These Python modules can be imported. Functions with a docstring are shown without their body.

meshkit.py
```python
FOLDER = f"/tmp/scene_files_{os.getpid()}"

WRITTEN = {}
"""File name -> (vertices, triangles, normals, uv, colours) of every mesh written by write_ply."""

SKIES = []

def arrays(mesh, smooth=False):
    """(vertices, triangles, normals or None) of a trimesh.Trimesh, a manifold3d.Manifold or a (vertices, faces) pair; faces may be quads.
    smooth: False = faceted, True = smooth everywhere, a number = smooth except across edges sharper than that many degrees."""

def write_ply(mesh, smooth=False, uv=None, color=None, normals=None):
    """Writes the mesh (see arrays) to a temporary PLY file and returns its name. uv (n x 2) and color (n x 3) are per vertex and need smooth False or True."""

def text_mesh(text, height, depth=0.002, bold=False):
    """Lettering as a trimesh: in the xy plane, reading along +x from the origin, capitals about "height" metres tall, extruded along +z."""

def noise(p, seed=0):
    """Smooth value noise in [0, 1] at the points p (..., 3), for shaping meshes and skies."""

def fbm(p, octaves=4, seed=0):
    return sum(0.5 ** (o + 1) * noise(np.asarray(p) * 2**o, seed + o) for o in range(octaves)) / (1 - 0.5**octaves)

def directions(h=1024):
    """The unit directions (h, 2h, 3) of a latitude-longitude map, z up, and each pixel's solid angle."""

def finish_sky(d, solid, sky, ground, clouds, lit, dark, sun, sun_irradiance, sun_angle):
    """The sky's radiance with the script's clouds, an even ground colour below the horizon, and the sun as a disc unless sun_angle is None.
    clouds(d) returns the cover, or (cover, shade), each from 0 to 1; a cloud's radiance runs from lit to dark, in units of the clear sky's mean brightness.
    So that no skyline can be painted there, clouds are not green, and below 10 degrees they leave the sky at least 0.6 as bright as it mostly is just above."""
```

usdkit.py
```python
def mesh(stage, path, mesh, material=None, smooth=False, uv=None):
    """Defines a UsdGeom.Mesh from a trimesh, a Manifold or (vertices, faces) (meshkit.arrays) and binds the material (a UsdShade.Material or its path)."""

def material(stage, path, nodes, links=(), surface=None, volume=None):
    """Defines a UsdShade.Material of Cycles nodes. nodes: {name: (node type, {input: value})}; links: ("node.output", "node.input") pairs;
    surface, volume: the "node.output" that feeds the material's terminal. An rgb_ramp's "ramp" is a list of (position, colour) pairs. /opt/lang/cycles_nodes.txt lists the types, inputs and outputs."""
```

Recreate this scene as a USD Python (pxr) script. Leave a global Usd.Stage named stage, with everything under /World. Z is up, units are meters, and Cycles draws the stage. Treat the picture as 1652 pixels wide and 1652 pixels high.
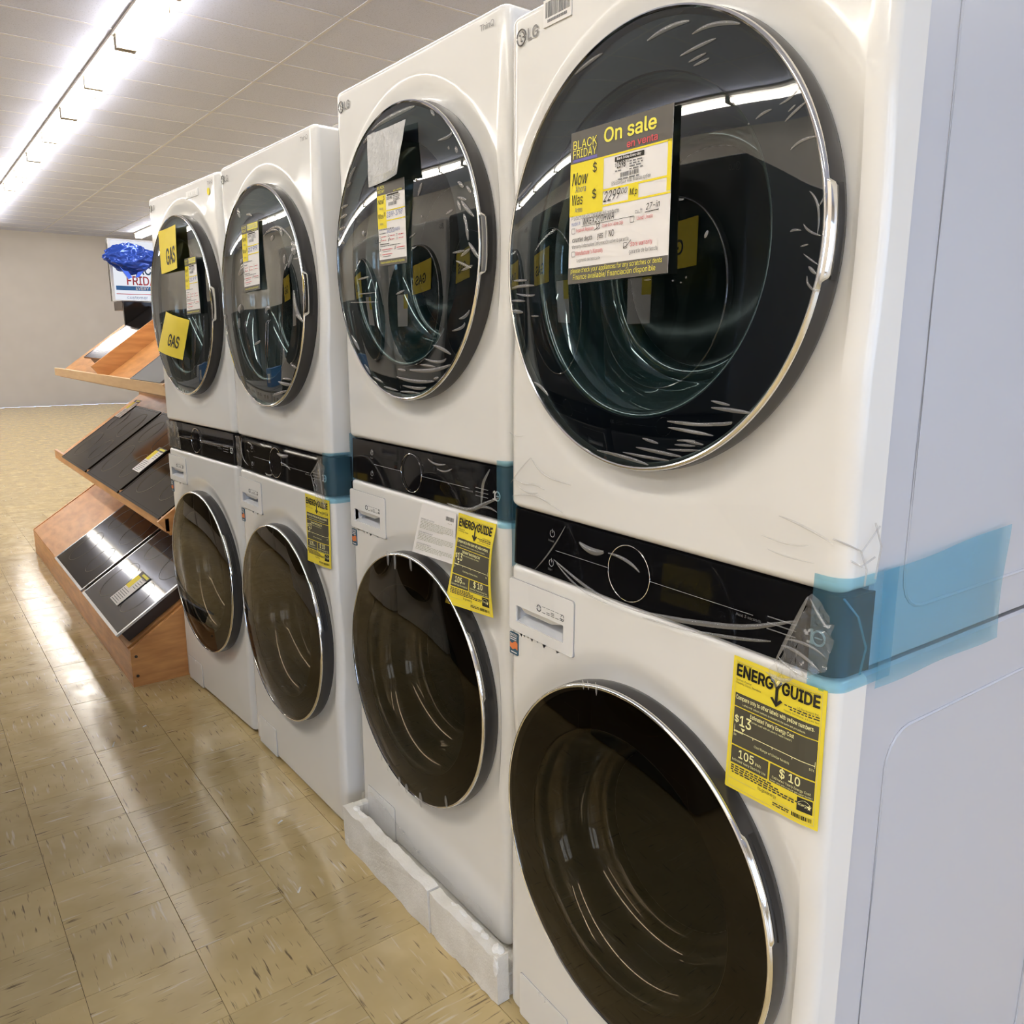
import math, random
import numpy as np, trimesh, usdkit, meshkit
from shapely.geometry import Polygon, box as sbox
from shapely import affinity
from pxr import Usd, UsdGeom, UsdLux, UsdShade, Gf, Sdf

stage = Usd.Stage.CreateInMemory()
UsdGeom.SetStageUpAxis(stage, UsdGeom.Tokens.z)
UsdGeom.SetStageMetersPerUnit(stage, 1.0)
UsdGeom.Xform.Define(stage, '/World')
stage.SetDefaultPrim(stage.GetPrimAtPath('/World'))
UsdGeom.Scope.Define(stage, '/World/Looks')
M = {}
def mat(name, nodes, links=(), surface='p.BSDF'):
    M[name] = usdkit.material(stage, '/World/Looks/' + name, nodes, links, surface=surface)
    return M[name]

# ------------------------------------------------------------------ camera, daylight, exposure
EXPOSURE = 0.17
F_PX, PITCH, ROLL, YAW = 1317.21, 0.2044, 0.0009, 0.6451
CAM = (-0.8657, -0.4989, 1.3674)
cam = UsdGeom.Camera.Define(stage, '/World/camera')
cam.CreateHorizontalApertureAttr(36.0)
cam.CreateFocalLengthAttr(36.0 * F_PX / 1652)
cam.CreateExposureAttr(EXPOSURE)
_fw = np.array([math.sin(YAW) * math.cos(PITCH), math.cos(YAW) * math.cos(PITCH), -math.sin(PITCH)])
_r = np.array([math.cos(YAW), -math.sin(YAW), 0.0]); _u = np.cross(_r, _fw)
_r, _u = _r * math.cos(ROLL) + _u * math.sin(ROLL), -_r * math.sin(ROLL) + _u * math.cos(ROLL)
cam.AddTransformOp().Set(Gf.Matrix4d(*_r, 0, *_u, 0, *(-_fw), 0, *CAM, 1))
DAY = 1.5          # overcast daylight through the shop front behind the camera
TUBE = 21.5         # fluorescent tubes
dome = UsdLux.DomeLight.Define(stage, '/World/daylight_sky')
dome.CreateColorAttr(Gf.Vec3f(0.58, 0.70, 1.0)); dome.CreateIntensityAttr(DAY)

# ------------------------------------------------------------------ materials
def plain(name, col, rough=0.5, metal=0.0, spec=0.5, coat=0.0, ior=1.5):
    return mat(name, {'p': ('principled_bsdf', dict(base_color=col, roughness=rough, metallic=metal, specular_ior_level=spec, coat_weight=coat, coat_roughness=0.05, ior=ior))})
def noisy(name, a, b, scale, rough=0.5, bump=0.0, vec=(1, 1, 1), detail=4, lo=0.35, hi=0.65, spec=0.5, bscale=None, coord='object'):
    nodes = {'t': ('texture_coordinate', {}), 'm': ('mapping', dict(scale=vec)), 'n': ('noise_texture', dict(scale=scale, detail=detail)),
             'r': ('rgb_ramp', {'ramp': [(lo, a), (hi, b)]}), 'p': ('principled_bsdf', dict(roughness=rough, specular_ior_level=spec))}
    links = [('t.' + coord, 'm.vector'), ('m.vector', 'n.vector'), ('n.fac', 'r.fac'), ('r.color', 'p.base_color')]
    if bump:
        nodes['n2'] = ('noise_texture', dict(scale=bscale or scale * 3, detail=3))
        nodes['b'] = ('bump', dict(strength=bump, distance=0.01))
        links += [('m.vector', 'n2.vector'), ('n2.fac', 'b.height'), ('b.normal', 'p.normal')]
    return mat(name, nodes, links)
plain('white_enamel', (0.80, 0.785, 0.745), 0.11, spec=0.45, coat=0.2)
plain('graphite', (0.05, 0.052, 0.058), 0.25, coat=0.2)
plain('white_plastic', (0.80, 0.79, 0.765), 0.3)
plain('cabinet_steel', (0.53, 0.54, 0.58), 0.33)
plain('groove_grey', (0.42, 0.42, 0.42), 0.5)
plain('pocket_grey', (0.62, 0.63, 0.65), 0.4)
plain('black_glass', (0.006, 0.006, 0.007), 0.03, ior=1.28)
plain('black_border', (0.004, 0.005, 0.009), 0.3, spec=0.2)
plain('brown_border', (0.010, 0.008, 0.005), 0.3, spec=0.2)
plain('ring_black', (0.035, 0.033, 0.032), 0.22)
plain('pocket_black', (0.012, 0.012, 0.013), 0.35)
plain('chrome', (0.80, 0.79, 0.77), 0.07, 1.0)
plain('bowl_glass', (0.020, 0.038, 0.039), 0.03, ior=2.2)
plain('bowl_rim', (0.02, 0.05, 0.05), 0.05, ior=1.9)
plain('lens_dark', (0.004, 0.008, 0.008), 0.12, spec=0.12)
plain('bowl_glass_brown', (0.008, 0.014, 0.012), 0.03, ior=2.1)
plain('drum_steel', (0.05, 0.055, 0.055), 0.3, 0.6)
plain('print_grey', (0.45, 0.45, 0.44), 0.5)
plain('print_dim', (0.16, 0.16, 0.16), 0.5)
plain('logo_grey', (0.16, 0.15, 0.145), 0.4)
plain('foot_black', (0.02, 0.02, 0.02), 0.6)
def fresnel_at(c, n):
    g = math.sqrt(n * n - 1 + c * c); return 0.5 * ((g - c) / (g + c)) ** 2 * (1 + ((c * (g + c) - 1) / (c * (g - c) + 1)) ** 2)
def pane(name, tint, ior, haze=0.0, hazecol=(0.8, 0.8, 0.8), rough=0.0, bump=0.0, bscale=40):
    # thin clear sheet: the same reflectance from either side
    st = [(t, (fresnel_at(1 - t + 1e-4, ior),) * 3) for t in np.linspace(0, 1, 33)]
    n = {'t': ('transparent_bsdf', dict(color=tint)), 'g': ('glossy_bsdf', dict(roughness=rough)), 'w': ('layer_weight', dict(blend=0.5)), 'f': ('rgb_ramp', {'ramp': st}), 'm': ('mix_closure', {})}
    l = [('w.facing', 'f.fac'), ('f.color', 'm.fac'), ('g.BSDF', 'm.closure2')]
    if haze:
        n['d'] = ('diffuse_bsdf', dict(color=hazecol)); n['h'] = ('mix_closure', dict(fac=haze))
        l += [('t.BSDF', 'h.closure1'), ('d.BSDF', 'h.closure2'), ('h.closure', 'm.closure1')]
    else:
        l += [('t.BSDF', 'm.closure1')]
    if bump:
        n['c'] = ('texture_coordinate', {}); n['n'] = ('noise_texture', dict(scale=bscale, detail=3)); n['b'] = ('bump', dict(strength=bump, distance=0.004))
        l += [('c.object', 'n.vector'), ('n.fac', 'b.height'), ('b.normal', 'g.normal')]
    return mat(name, n, l, 'm.closure')
pane('door_glass', (0.62, 0.72, 0.72), 1.85)
pane('door_glass_brown', (0.46, 0.41, 0.34), 1.42)
pane('clear_film', (0.995, 0.995, 0.995), 1.14, rough=0.02)
pane('wrinkle_film', (0.9, 0.9, 0.9), 1.75, haze=0.20, hazecol=(0.75, 0.74, 0.72), rough=0.06)
pane('crumpled_film', (0.96, 0.96, 0.96), 1.55, haze=0.11, hazecol=(0.75, 0.74, 0.72), rough=0.10)
pane('blue_tape', (0.60, 0.83, 0.92), 1.4, haze=0.13, hazecol=(0.25, 0.58, 0.78), rough=0.12, bump=0.25, bscale=60)
pane('window_glass', (0.96, 0.98, 0.97), 1.5)
for n_, c_ in dict(paper_yellow=(0.86, 0.70, 0.05), paper_gas=(0.80, 0.62, 0.045), paper_white=(0.80, 0.77, 0.74), tag_yellow=(0.83, 0.68, 0.03), tag_dark=(0.125, 0.115, 0.10), ink_black=(0.03, 0.028, 0.022), ink_dark=(0.085, 0.078, 0.055),
                   ink_grey=(0.20, 0.20, 0.20), ink_red=(0.62, 0.10, 0.11), ink_blue=(0.16, 0.20, 0.42), ink_yellow=(0.85, 0.78, 0.10), ink_pale=(0.9, 0.87, 0.45), ink_purple=(0.16, 0.14, 0.42), ink_white=(0.8, 0.78, 0.75), ink_orange=(0.80, 0.24, 0.08), ink_teal=(0.05, 0.11, 0.16), ink_faint=(0.50, 0.49, 0.40)).items():
    plain(n_, c_, 0.55, spec=0.3)
noisy('silver_paper', (0.40, 0.40, 0.395), (0.48, 0.48, 0.47), 30, 0.3, bump=0.5, bscale=60)
noisy('foam_white', (0.90, 0.88, 0.83), (0.78, 0.75, 0.68), 9, 0.8, bump=0.35, bscale=160, spec=0.2)
noisy('foam_scraps', (0.93, 0.92, 0.89), (0.88, 0.87, 0.84), 40, 0.8, bump=0.5, bscale=120, spec=0.2)
noisy('wood', (0.52, 0.225, 0.07), (0.70, 0.34, 0.115), 6, 0.35, vec=(1, 1, 6), detail=6)
noisy('wood_pale', (0.62, 0.38, 0.18), (0.68, 0.45, 0.22), 6, 0.4, vec=(8, 1, 8), detail=6)
plain('ceramic_black', (0.012, 0.010, 0.009), 0.07, ior=1.28)
plain('ceramic_grey', (0.15, 0.15, 0.155), 0.5, spec=0.2)
plain('ceramic_silver', (0.05, 0.05, 0.055), 0.05, ior=1.9)
plain('steel_edge', (0.62, 0.62, 0.62), 0.25, 1.0)
plain('brown_steel', (0.045, 0.028, 0.018), 0.35)
noisy('wall_paint', (0.50, 0.48, 0.47), (0.52, 0.50, 0.49), 3, 0.8)
noisy('wall_greige', (0.70, 0.66, 0.60), (0.72, 0.68, 0.62), 3, 0.8)
plain('fixture_white', (0.82, 0.81, 0.78), 0.4)
plain('fixture_side', (0.36, 0.32, 0.28), 0.5)
plain('fridge_steel', (0.10, 0.105, 0.11), 0.3, 0.8)
plain('range_white', (0.6, 0.6, 0.6), 0.3)
plain('blue_foil', (0.03, 0.09, 0.50), 0.10, 0.3)
plain('carton_blue', (0.03, 0.16, 0.42), 0.5)
plain('scrap_white', (0.8, 0.78, 0.7), 0.6)
mat('tube_light', {'e': ('emission', dict(color=(1.0, 0.94, 0.84), strength=TUBE))}, surface='e.emission')
mat('sign_screen', {'e': ('emission', dict(color=(0.90, 0.93, 1.0), strength=0.80))}, surface='e.emission')
# ceiling board: pinkish grey mineral fibre with dark flecks
mat('ceiling_board', {'t': ('texture_coordinate', {}), 'n': ('noise_texture', dict(scale=95, detail=5, roughness=0.7)), 'r': ('rgb_ramp', {'ramp': [(0.30, (0.38, 0.415, 0.57)), (0.44, (0.545, 0.595, 0.80)), (0.7, (0.57, 0.62, 0.83))]}),
    'o': ('object_info', {}), 'q': ('rgb_ramp', {'ramp': [(0, (0.94, 0.94, 0.94)), (1, (1.0, 1.0, 1.0))]}), 'x': ('mix_color', dict(blend_type='multiply', fac=1.0)),
    'b': ('bump', dict(strength=0.25, distance=0.004)), 'p': ('principled_bsdf', dict(roughness=0.9, specular_ior_level=0.1))},
    [('t.object', 'n.vector'), ('n.fac', 'r.fac'), ('r.color', 'x.a'), ('o.random', 'q.fac'), ('q.color', 'x.b'), ('x.result', 'p.base_color'), ('n.fac', 'b.height'), ('b.normal', 'p.normal')])
plain('ceiling_grid', (0.56, 0.58, 0.70), 0.5)
# vinyl floor tile with dark and pale dashes running along one direction of each tile
def tile_mat(name, along):
    # stretch: small scale along, large across
    big, small = 125.0, 13.0
    sc = (small, big, 1.0) if along == 'x' else (big, small, 1.0)
    sc2 = (small * 0.55, big * 0.6, 1.0) if along == 'x' else (big * 0.6, small * 0.55, 1.0)
    nodes = {'t': ('texture_coordinate', {}), 'o': ('object_info', {}), 's': ('vector_math', dict(math_type='scale', scale=37.0)),
        'cx': ('combine_xyz', {}), 'ad': ('vector_math', dict(math_type='add')),
        'm1': ('mapping', dict(scale=sc)), 'm2': ('mapping', dict(scale=sc2, location=(7.3, 3.1, 0.0))), 'm3': ('mapping', dict(scale=(7.0, 7.0, 1.0))),
        'n1': ('noise_texture', dict(scale=1.0, detail=2.0)), 'n2': ('noise_texture', dict(scale=1.0, detail=2.0)), 'n3': ('noise_texture', dict(scale=1.0, detail=4.0)), 'n4': ('noise_texture', dict(scale=14.0, detail=6.0)),
        'r1': ('rgb_ramp', {'ramp': [(0.625, (0, 0, 0)), (0.72, (0.8, 0.8, 0.8))]}), 'r2': ('rgb_ramp', {'ramp': [(0.63, (0, 0, 0)), (0.72, (0.6, 0.6, 0.6))]}),
        'base': ('rgb_ramp', {'ramp': [(0.3, (0.56, 0.43, 0.205)), (0.7, (0.65, 0.51, 0.26))]}),
        'tone': ('rgb_ramp', {'ramp': [(0, (0.90, 0.90, 0.90)), (1, (1.06, 1.05, 1.04))]}), 'x0': ('mix_color', dict(blend_type='multiply', fac=1.0)),
        'x1': ('mix_color', dict(b=(0.115, 0.075, 0.045))), 'x2': ('mix_color', dict(b=(0.78, 0.72, 0.56))),
        'rr': ('rgb_ramp', {'ramp': [(0.3, (0.10, 0.10, 0.10)), (0.7, (0.22, 0.22, 0.22))]}), 'bm': ('bump', dict(strength=0.06, distance=0.003)),
        'p': ('principled_bsdf', dict(specular_ior_level=0.6))}
    links = [('o.random', 'cx.x'), ('o.random', 'cx.y'), ('cx.vector', 's.vector1'), ('t.object', 'ad.vector1'), ('s.vector', 'ad.vector2'),
        ('ad.vector', 'm1.vector'), ('ad.vector', 'm2.vector'), ('t.object', 'm3.vector'), ('m1.vector', 'n1.vector'), ('m2.vector', 'n2.vector'), ('m3.vector', 'n3.vector'), ('t.object', 'n4.vector'),
        ('n1.fac', 'r1.fac'), ('n2.fac', 'r2.fac'), ('n3.fac', 'base.fac'), ('o.random', 'tone.fac'), ('base.color', 'x0.a'), ('tone.color', 'x0.b'),
        ('x0.result', 'x1.a'), ('r1.color', 'x1.fac'), ('x1.result', 'x2.a'), ('r2.color', 'x2.fac'), ('x2.result', 'p.base_color'), ('n4.fac', 'rr.fac'), ('rr.color', 'p.roughness'), ('n4.fac', 'bm.height'), ('bm.normal', 'p.normal')]
    mat(name, nodes, links)
tile_mat('tile_streaks_across', 'x'); tile_mat('tile_streaks_along', 'y')
plain('tile_joint', (0.13, 0.10, 0.06), 0.7)

# ------------------------------------------------------------------ scene helpers
taken = {}
def numbered(parent, name):
    k = (str(parent), name); n = taken.get(k, -1) + 1; taken[k] = n
    return name if n == 0 else '%s_%03d' % (name, n)
def path_of(parent): return '/World' if parent is None else str(parent.GetPath())
def tag(o, label=None, cat=None, group=None, kind=None):
    for k, v in (('label', label), ('category', cat), ('group', group), ('kind', kind)):
        if v: o.SetCustomDataByKey(k, v)
    return o
def obj(name, mesh, material, parent=None, smooth=30):
    pp = path_of(parent); p = pp + '/' + numbered(pp, name)
    if isinstance(mesh, list): mesh = cat_(mesh)
    return usdkit.mesh(stage, p, mesh, M[material], smooth=smooth).GetPrim()
def xf(name, parent=None, loc=None, rotz=0.0):
    pp = path_of(parent); x = UsdGeom.Xform.Define(stage, pp + '/' + numbered(pp, name))
    if loc is not None: x.AddTranslateOp().Set(Gf.Vec3d(*map(float, loc)))
    if rotz: x.AddRotateZOp().Set(float(rotz))
    return x.GetPrim()
def thing(name, label, cat, loc=(0, 0, 0), rotz=0.0, group=None):
    return tag(xf(name, None, loc, rotz), label, cat, group)
def ref(src, name, label, cat, loc, rotz=0.0, group=None, inst=True):
    o = thing(name, label, cat, loc, rotz, group)
    o.GetReferences().AddInternalReference(src.GetPath())
    if inst: o.SetInstanceable(True)
    return o
def cls(name): return stage.CreateClassPrim('/World/' + name)
def cat_(ms):
    V, F, n = [], [], 0
    for m in ms:
        v, f, _ = meshkit.arrays(m); V.append(v); F.append(np.asarray(f) + n); n += len(v)
    return trimesh.Trimesh(np.vstack(V), np.vstack(F), process=False)
def bx(x0, x1, y0, y1, z0, z1, bevel=0.0):
    x0, x1 = sorted((x0, x1)); y0, y1 = sorted((y0, y1)); z0, z1 = sorted((z0, z1))
    if bevel:
        b = bevel; pts = []
        for X, ix in ((x0, 1), (x1, -1)):
            for Y, iy in ((y0, 1), (y1, -1)):
                for Z, iz in ((z0, 1), (z1, -1)):
                    pts += [(X + ix * b, Y + iy * b, Z), (X + ix * b, Y, Z + iz * b), (X, Y + iy * b, Z + iz * b)]
        return trimesh.convex.convex_hull(np.array(pts))
    m = trimesh.creation.box([x1 - x0, y1 - y0, z1 - z0]); m.apply_translation([(x0 + x1) / 2, (y0 + y1) / 2, (z0 + z1) / 2]); return m
def tube(pts, r, sides=8, closed=False):
    P = np.asarray(pts, float); n = len(P)
    T = (np.roll(P, -1, 0) - np.roll(P, 1, 0)) if closed else np.gradient(P, axis=0)
    T /= np.linalg.norm(T, axis=1, keepdims=True) + 1e-12
    ref_ = np.array([0, 0, 1.0]) if abs(T[:, 2]).mean() < 0.8 else np.array([1.0, 0.1, 0])
    A = np.cross(T, ref_); A /= np.linalg.norm(A, axis=1, keepdims=True) + 1e-12; B = np.cross(T, A)
    R = np.broadcast_to(r, (n,))[:, None]; V = []
    for k in range(sides):
        a = 2 * math.pi * k / sides; V.append(P + R * (math.cos(a) * A + math.sin(a) * B))
    V = np.stack(V, 1).reshape(-1, 3); F = []
    for i in range(n if closed else n - 1):
        j = (i + 1) % n
        for k in range(sides):
            l = (k + 1) % sides; F += [(i * sides + k, j * sides + k, j * sides + l), (i * sides + k, j * sides + l, i * sides + l)]
    if not closed:
        for base, s in ((0, 1), ((n - 1) * sides, -1)):
            for k in range(1, sides - 1): F.append((base, base + k, base + k + 1) if s > 0 else (base, base + k + 1, base + k))
    return trimesh.Trimesh(V, np.array(F), process=False)
def grid(nu, nv, fn):
    U, V = np.meshgrid(np.linspace(0, 1, nu), np.linspace(0, 1, nv), indexing='ij')
    P = fn(U.ravel(), V.ravel()); i, j = np.meshgrid(np.arange(nu - 1), np.arange(nv - 1), indexing='ij')
    a = (i * nv + j).ravel(); F = np.vstack([np.stack([a, a + nv, a + nv + 1], 1), np.stack([a, a + nv + 1, a + 1], 1)])
    return trimesh.Trimesh(P, F, process=False)
def extr(poly, t0, t1):
    m = trimesh.creation.extrude_polygon(poly, t1 - t0, engine='earcut'); m.apply_translation([0, 0, t0]); return m
def front(m):       # (x right in the picture, y up, z out of the front) -> machine axes
    v, f, _ = meshkit.arrays(m)
    return trimesh.Trimesh(np.stack([-v[:, 2], v[:, 0], v[:, 1]], 1), f[:, ::-1], process=False)   # x here = s (distance from the near edge)
def rrect(s0, s1, z0, z1, r):
    return sbox(s0 + r, z0 + r, s1 - r, z1 - r).buffer(r, quad_segs=5)
def sm(t): t = np.clip(t, 0, 1); return t * t * (3 - 2 * t)
_tx = {}
def text2d(s, bold=False):
    if (s, bold) not in _tx:
        m = meshkit.text_mesh(s, 1.0, 0.05, bold); k = (m.triangles.reshape(-1, 3, 3)[:, :, 2] > 0.04).all(1)
        m = trimesh.Trimesh(m.vertices, m.faces[k], process=False); m.remove_unreferenced_vertices()
        v = np.array(m.vertices)[:, :2]; v[:, 0] -= v[:, 0].min(); _tx[(s, bold)] = (v, np.array(m.faces))
    return _tx[(s, bold)]

# ------------------------------------------------------------------ the laundry tower (one class, referenced by every tower)
W, H, DEPTH = 0.686, 1.889, 0.77
PZ0, PZ1 = 0.968, 1.0715
DU, DLo, DR = (0.343, 1.4886), (0.343, 0.531), 0.302
tower_class = cls('laundry_tower_class')

def shell(z0, z1, c, hole, cut=None):
    e, dep, rc = 0.028, 0.018, 0.004
    a0, a1, b0, b1 = e, W - e, z0 + 0.014, z1 - 0.014
    ez = 0.014
    B, N = [], []
    def edge(p, q, n, k):
        for t in np.linspace(0, 1, k): B.append((p[0] + (q[0] - p[0]) * t, p[1] + (q[1] - p[1]) * t)); N.append(n)
    def corner(x, y, g0):
        for g in np.linspace(g0, g0 + math.pi / 2, 7)[1:-1]: B.append((x, y)); N.append((math.cos(g), math.sin(g)))
    edge((a1, b0), (a1, b1), (1, 0), 70); corner(a1, b1, 0)
    edge((a1, b1), (a0, b1), (0, 1), 56); corner(a0, b1, math.pi / 2)
    edge((a0, b1), (a0, b0), (-1, 0), 70); corner(a0, b0, math.pi)
    edge((a0, b0), (a1, b0), (0, -1), 56); corner(a1, b0, 1.5 * math.pi)
    B, N = np.array(B), np.array(N); c = np.array(c)
    D = B - c; L = np.linalg.norm(D, axis=1); D = D / L[:, None]
    rings = []
    def height(P):
        r = np.linalg.norm(P - c, axis=1)
        dish = 0.011 * (1 - sm((r - 0.303) / 0.055))
        ed = np.minimum.reduce([P[:, 0], W - P[:, 0], P[:, 1] - z0, z1 - P[:, 1]])
        crown = 0.0015 * (1 - sm((ed - 0.02) / 0.12))
        return -dish * sm((ed - 0.002) / 0.035) - crown + 0.003
    rr = list(np.linspace(hole, 0.297, 3)) + list(np.linspace(0.303, 0.358, 10))
    for t in rr:
        R = np.minimum(t, L - 0.0004 * (len(rr) + 12 - len(rings))); P = c + D * R[:, None]; rings.append((P, height(P)))
    P_in = rings[-1][0]
    for t in np.linspace(0, 1, 9)[1:]:
        P = P_in + (B - P_in) * t; rings.append((P, height(P)))
    hb = rings[-1][1]
    for ph in np.linspace(0, math.pi / 2, 10)[1:]:
        off = np.where(np.abs(N[:, :1]) > 0.7, e, ez); off = e * np.abs(N[:, :1]) + ez * np.abs(N[:, 1:]) if False else np.stack([N[:, 0] * e, N[:, 1] * ez], 1)
        P = B + off * math.sin(ph); rings.append((P, hb - dep * (1 - math.cos(ph))))
    P = rings[-1][0]; rings.append((P, np.full(len(P), -0.064)))
    V = np.vstack([np.stack([-h, p[:, 0], p[:, 1]], 1) for p, h in rings]); n = len(B); F = []
    for i in range(len(rings) - 1):
        for k in range(n):
            l = (k + 1) % n; F += [(i * n + k, (i + 1) * n + l, (i + 1) * n + k), (i * n + k, i * n + l, (i + 1) * n + l)]
    F = np.array(F)[:, ::-1]
    if cut:
        q = V[F]; inside = ((q[:, :, 1] > cut[0]) & (q[:, :, 1] < cut[1]) & (q[:, :, 2] > cut[2]) & (q[:, :, 2] < cut[3])).any(1); F = F[~inside]
    return outward(trimesh.Trimesh(V, F, process=False))
def lathe(profile, c, n=144, t0=0.0, t1=2 * math.pi, caps=False):
    pr = np.array(profile, float); full = abs(t1 - t0 - 2 * math.pi) < 1e-6
    th = np.linspace(t0, t1, n, endpoint=not full); k = len(pr)
    V = np.array([(-d, c[0] + r * math.cos(a), c[1] + r * math.sin(a)) for a in th for r, d in pr]); F = []
    for i in range(n if full else n - 1):
        j = (i + 1) % n
        for q in range(k - 1):
            F += [(i * k + q, i * k + q + 1, j * k + q + 1), (i * k + q, j * k + q + 1, j * k + q)]
    m = trimesh.Trimesh(V, np.array(F), process=False)
    return m
def fix(m):
    m.merge_vertices(); m.fix_normals(); return m
def outward(m):
    v, f = np.array(m.vertices), np.array(m.faces); n = np.cross(v[f[:, 1]] - v[f[:, 0]], v[f[:, 2]] - v[f[:, 0]]).sum(0)
    return trimesh.Trimesh(v, f[:, ::-1], process=False) if n[0] > 0 else m
def dome_h(r): return 0.030 + 0.006 * (1 - np.clip(r / 0.296, 0, 1) ** 4)

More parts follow.
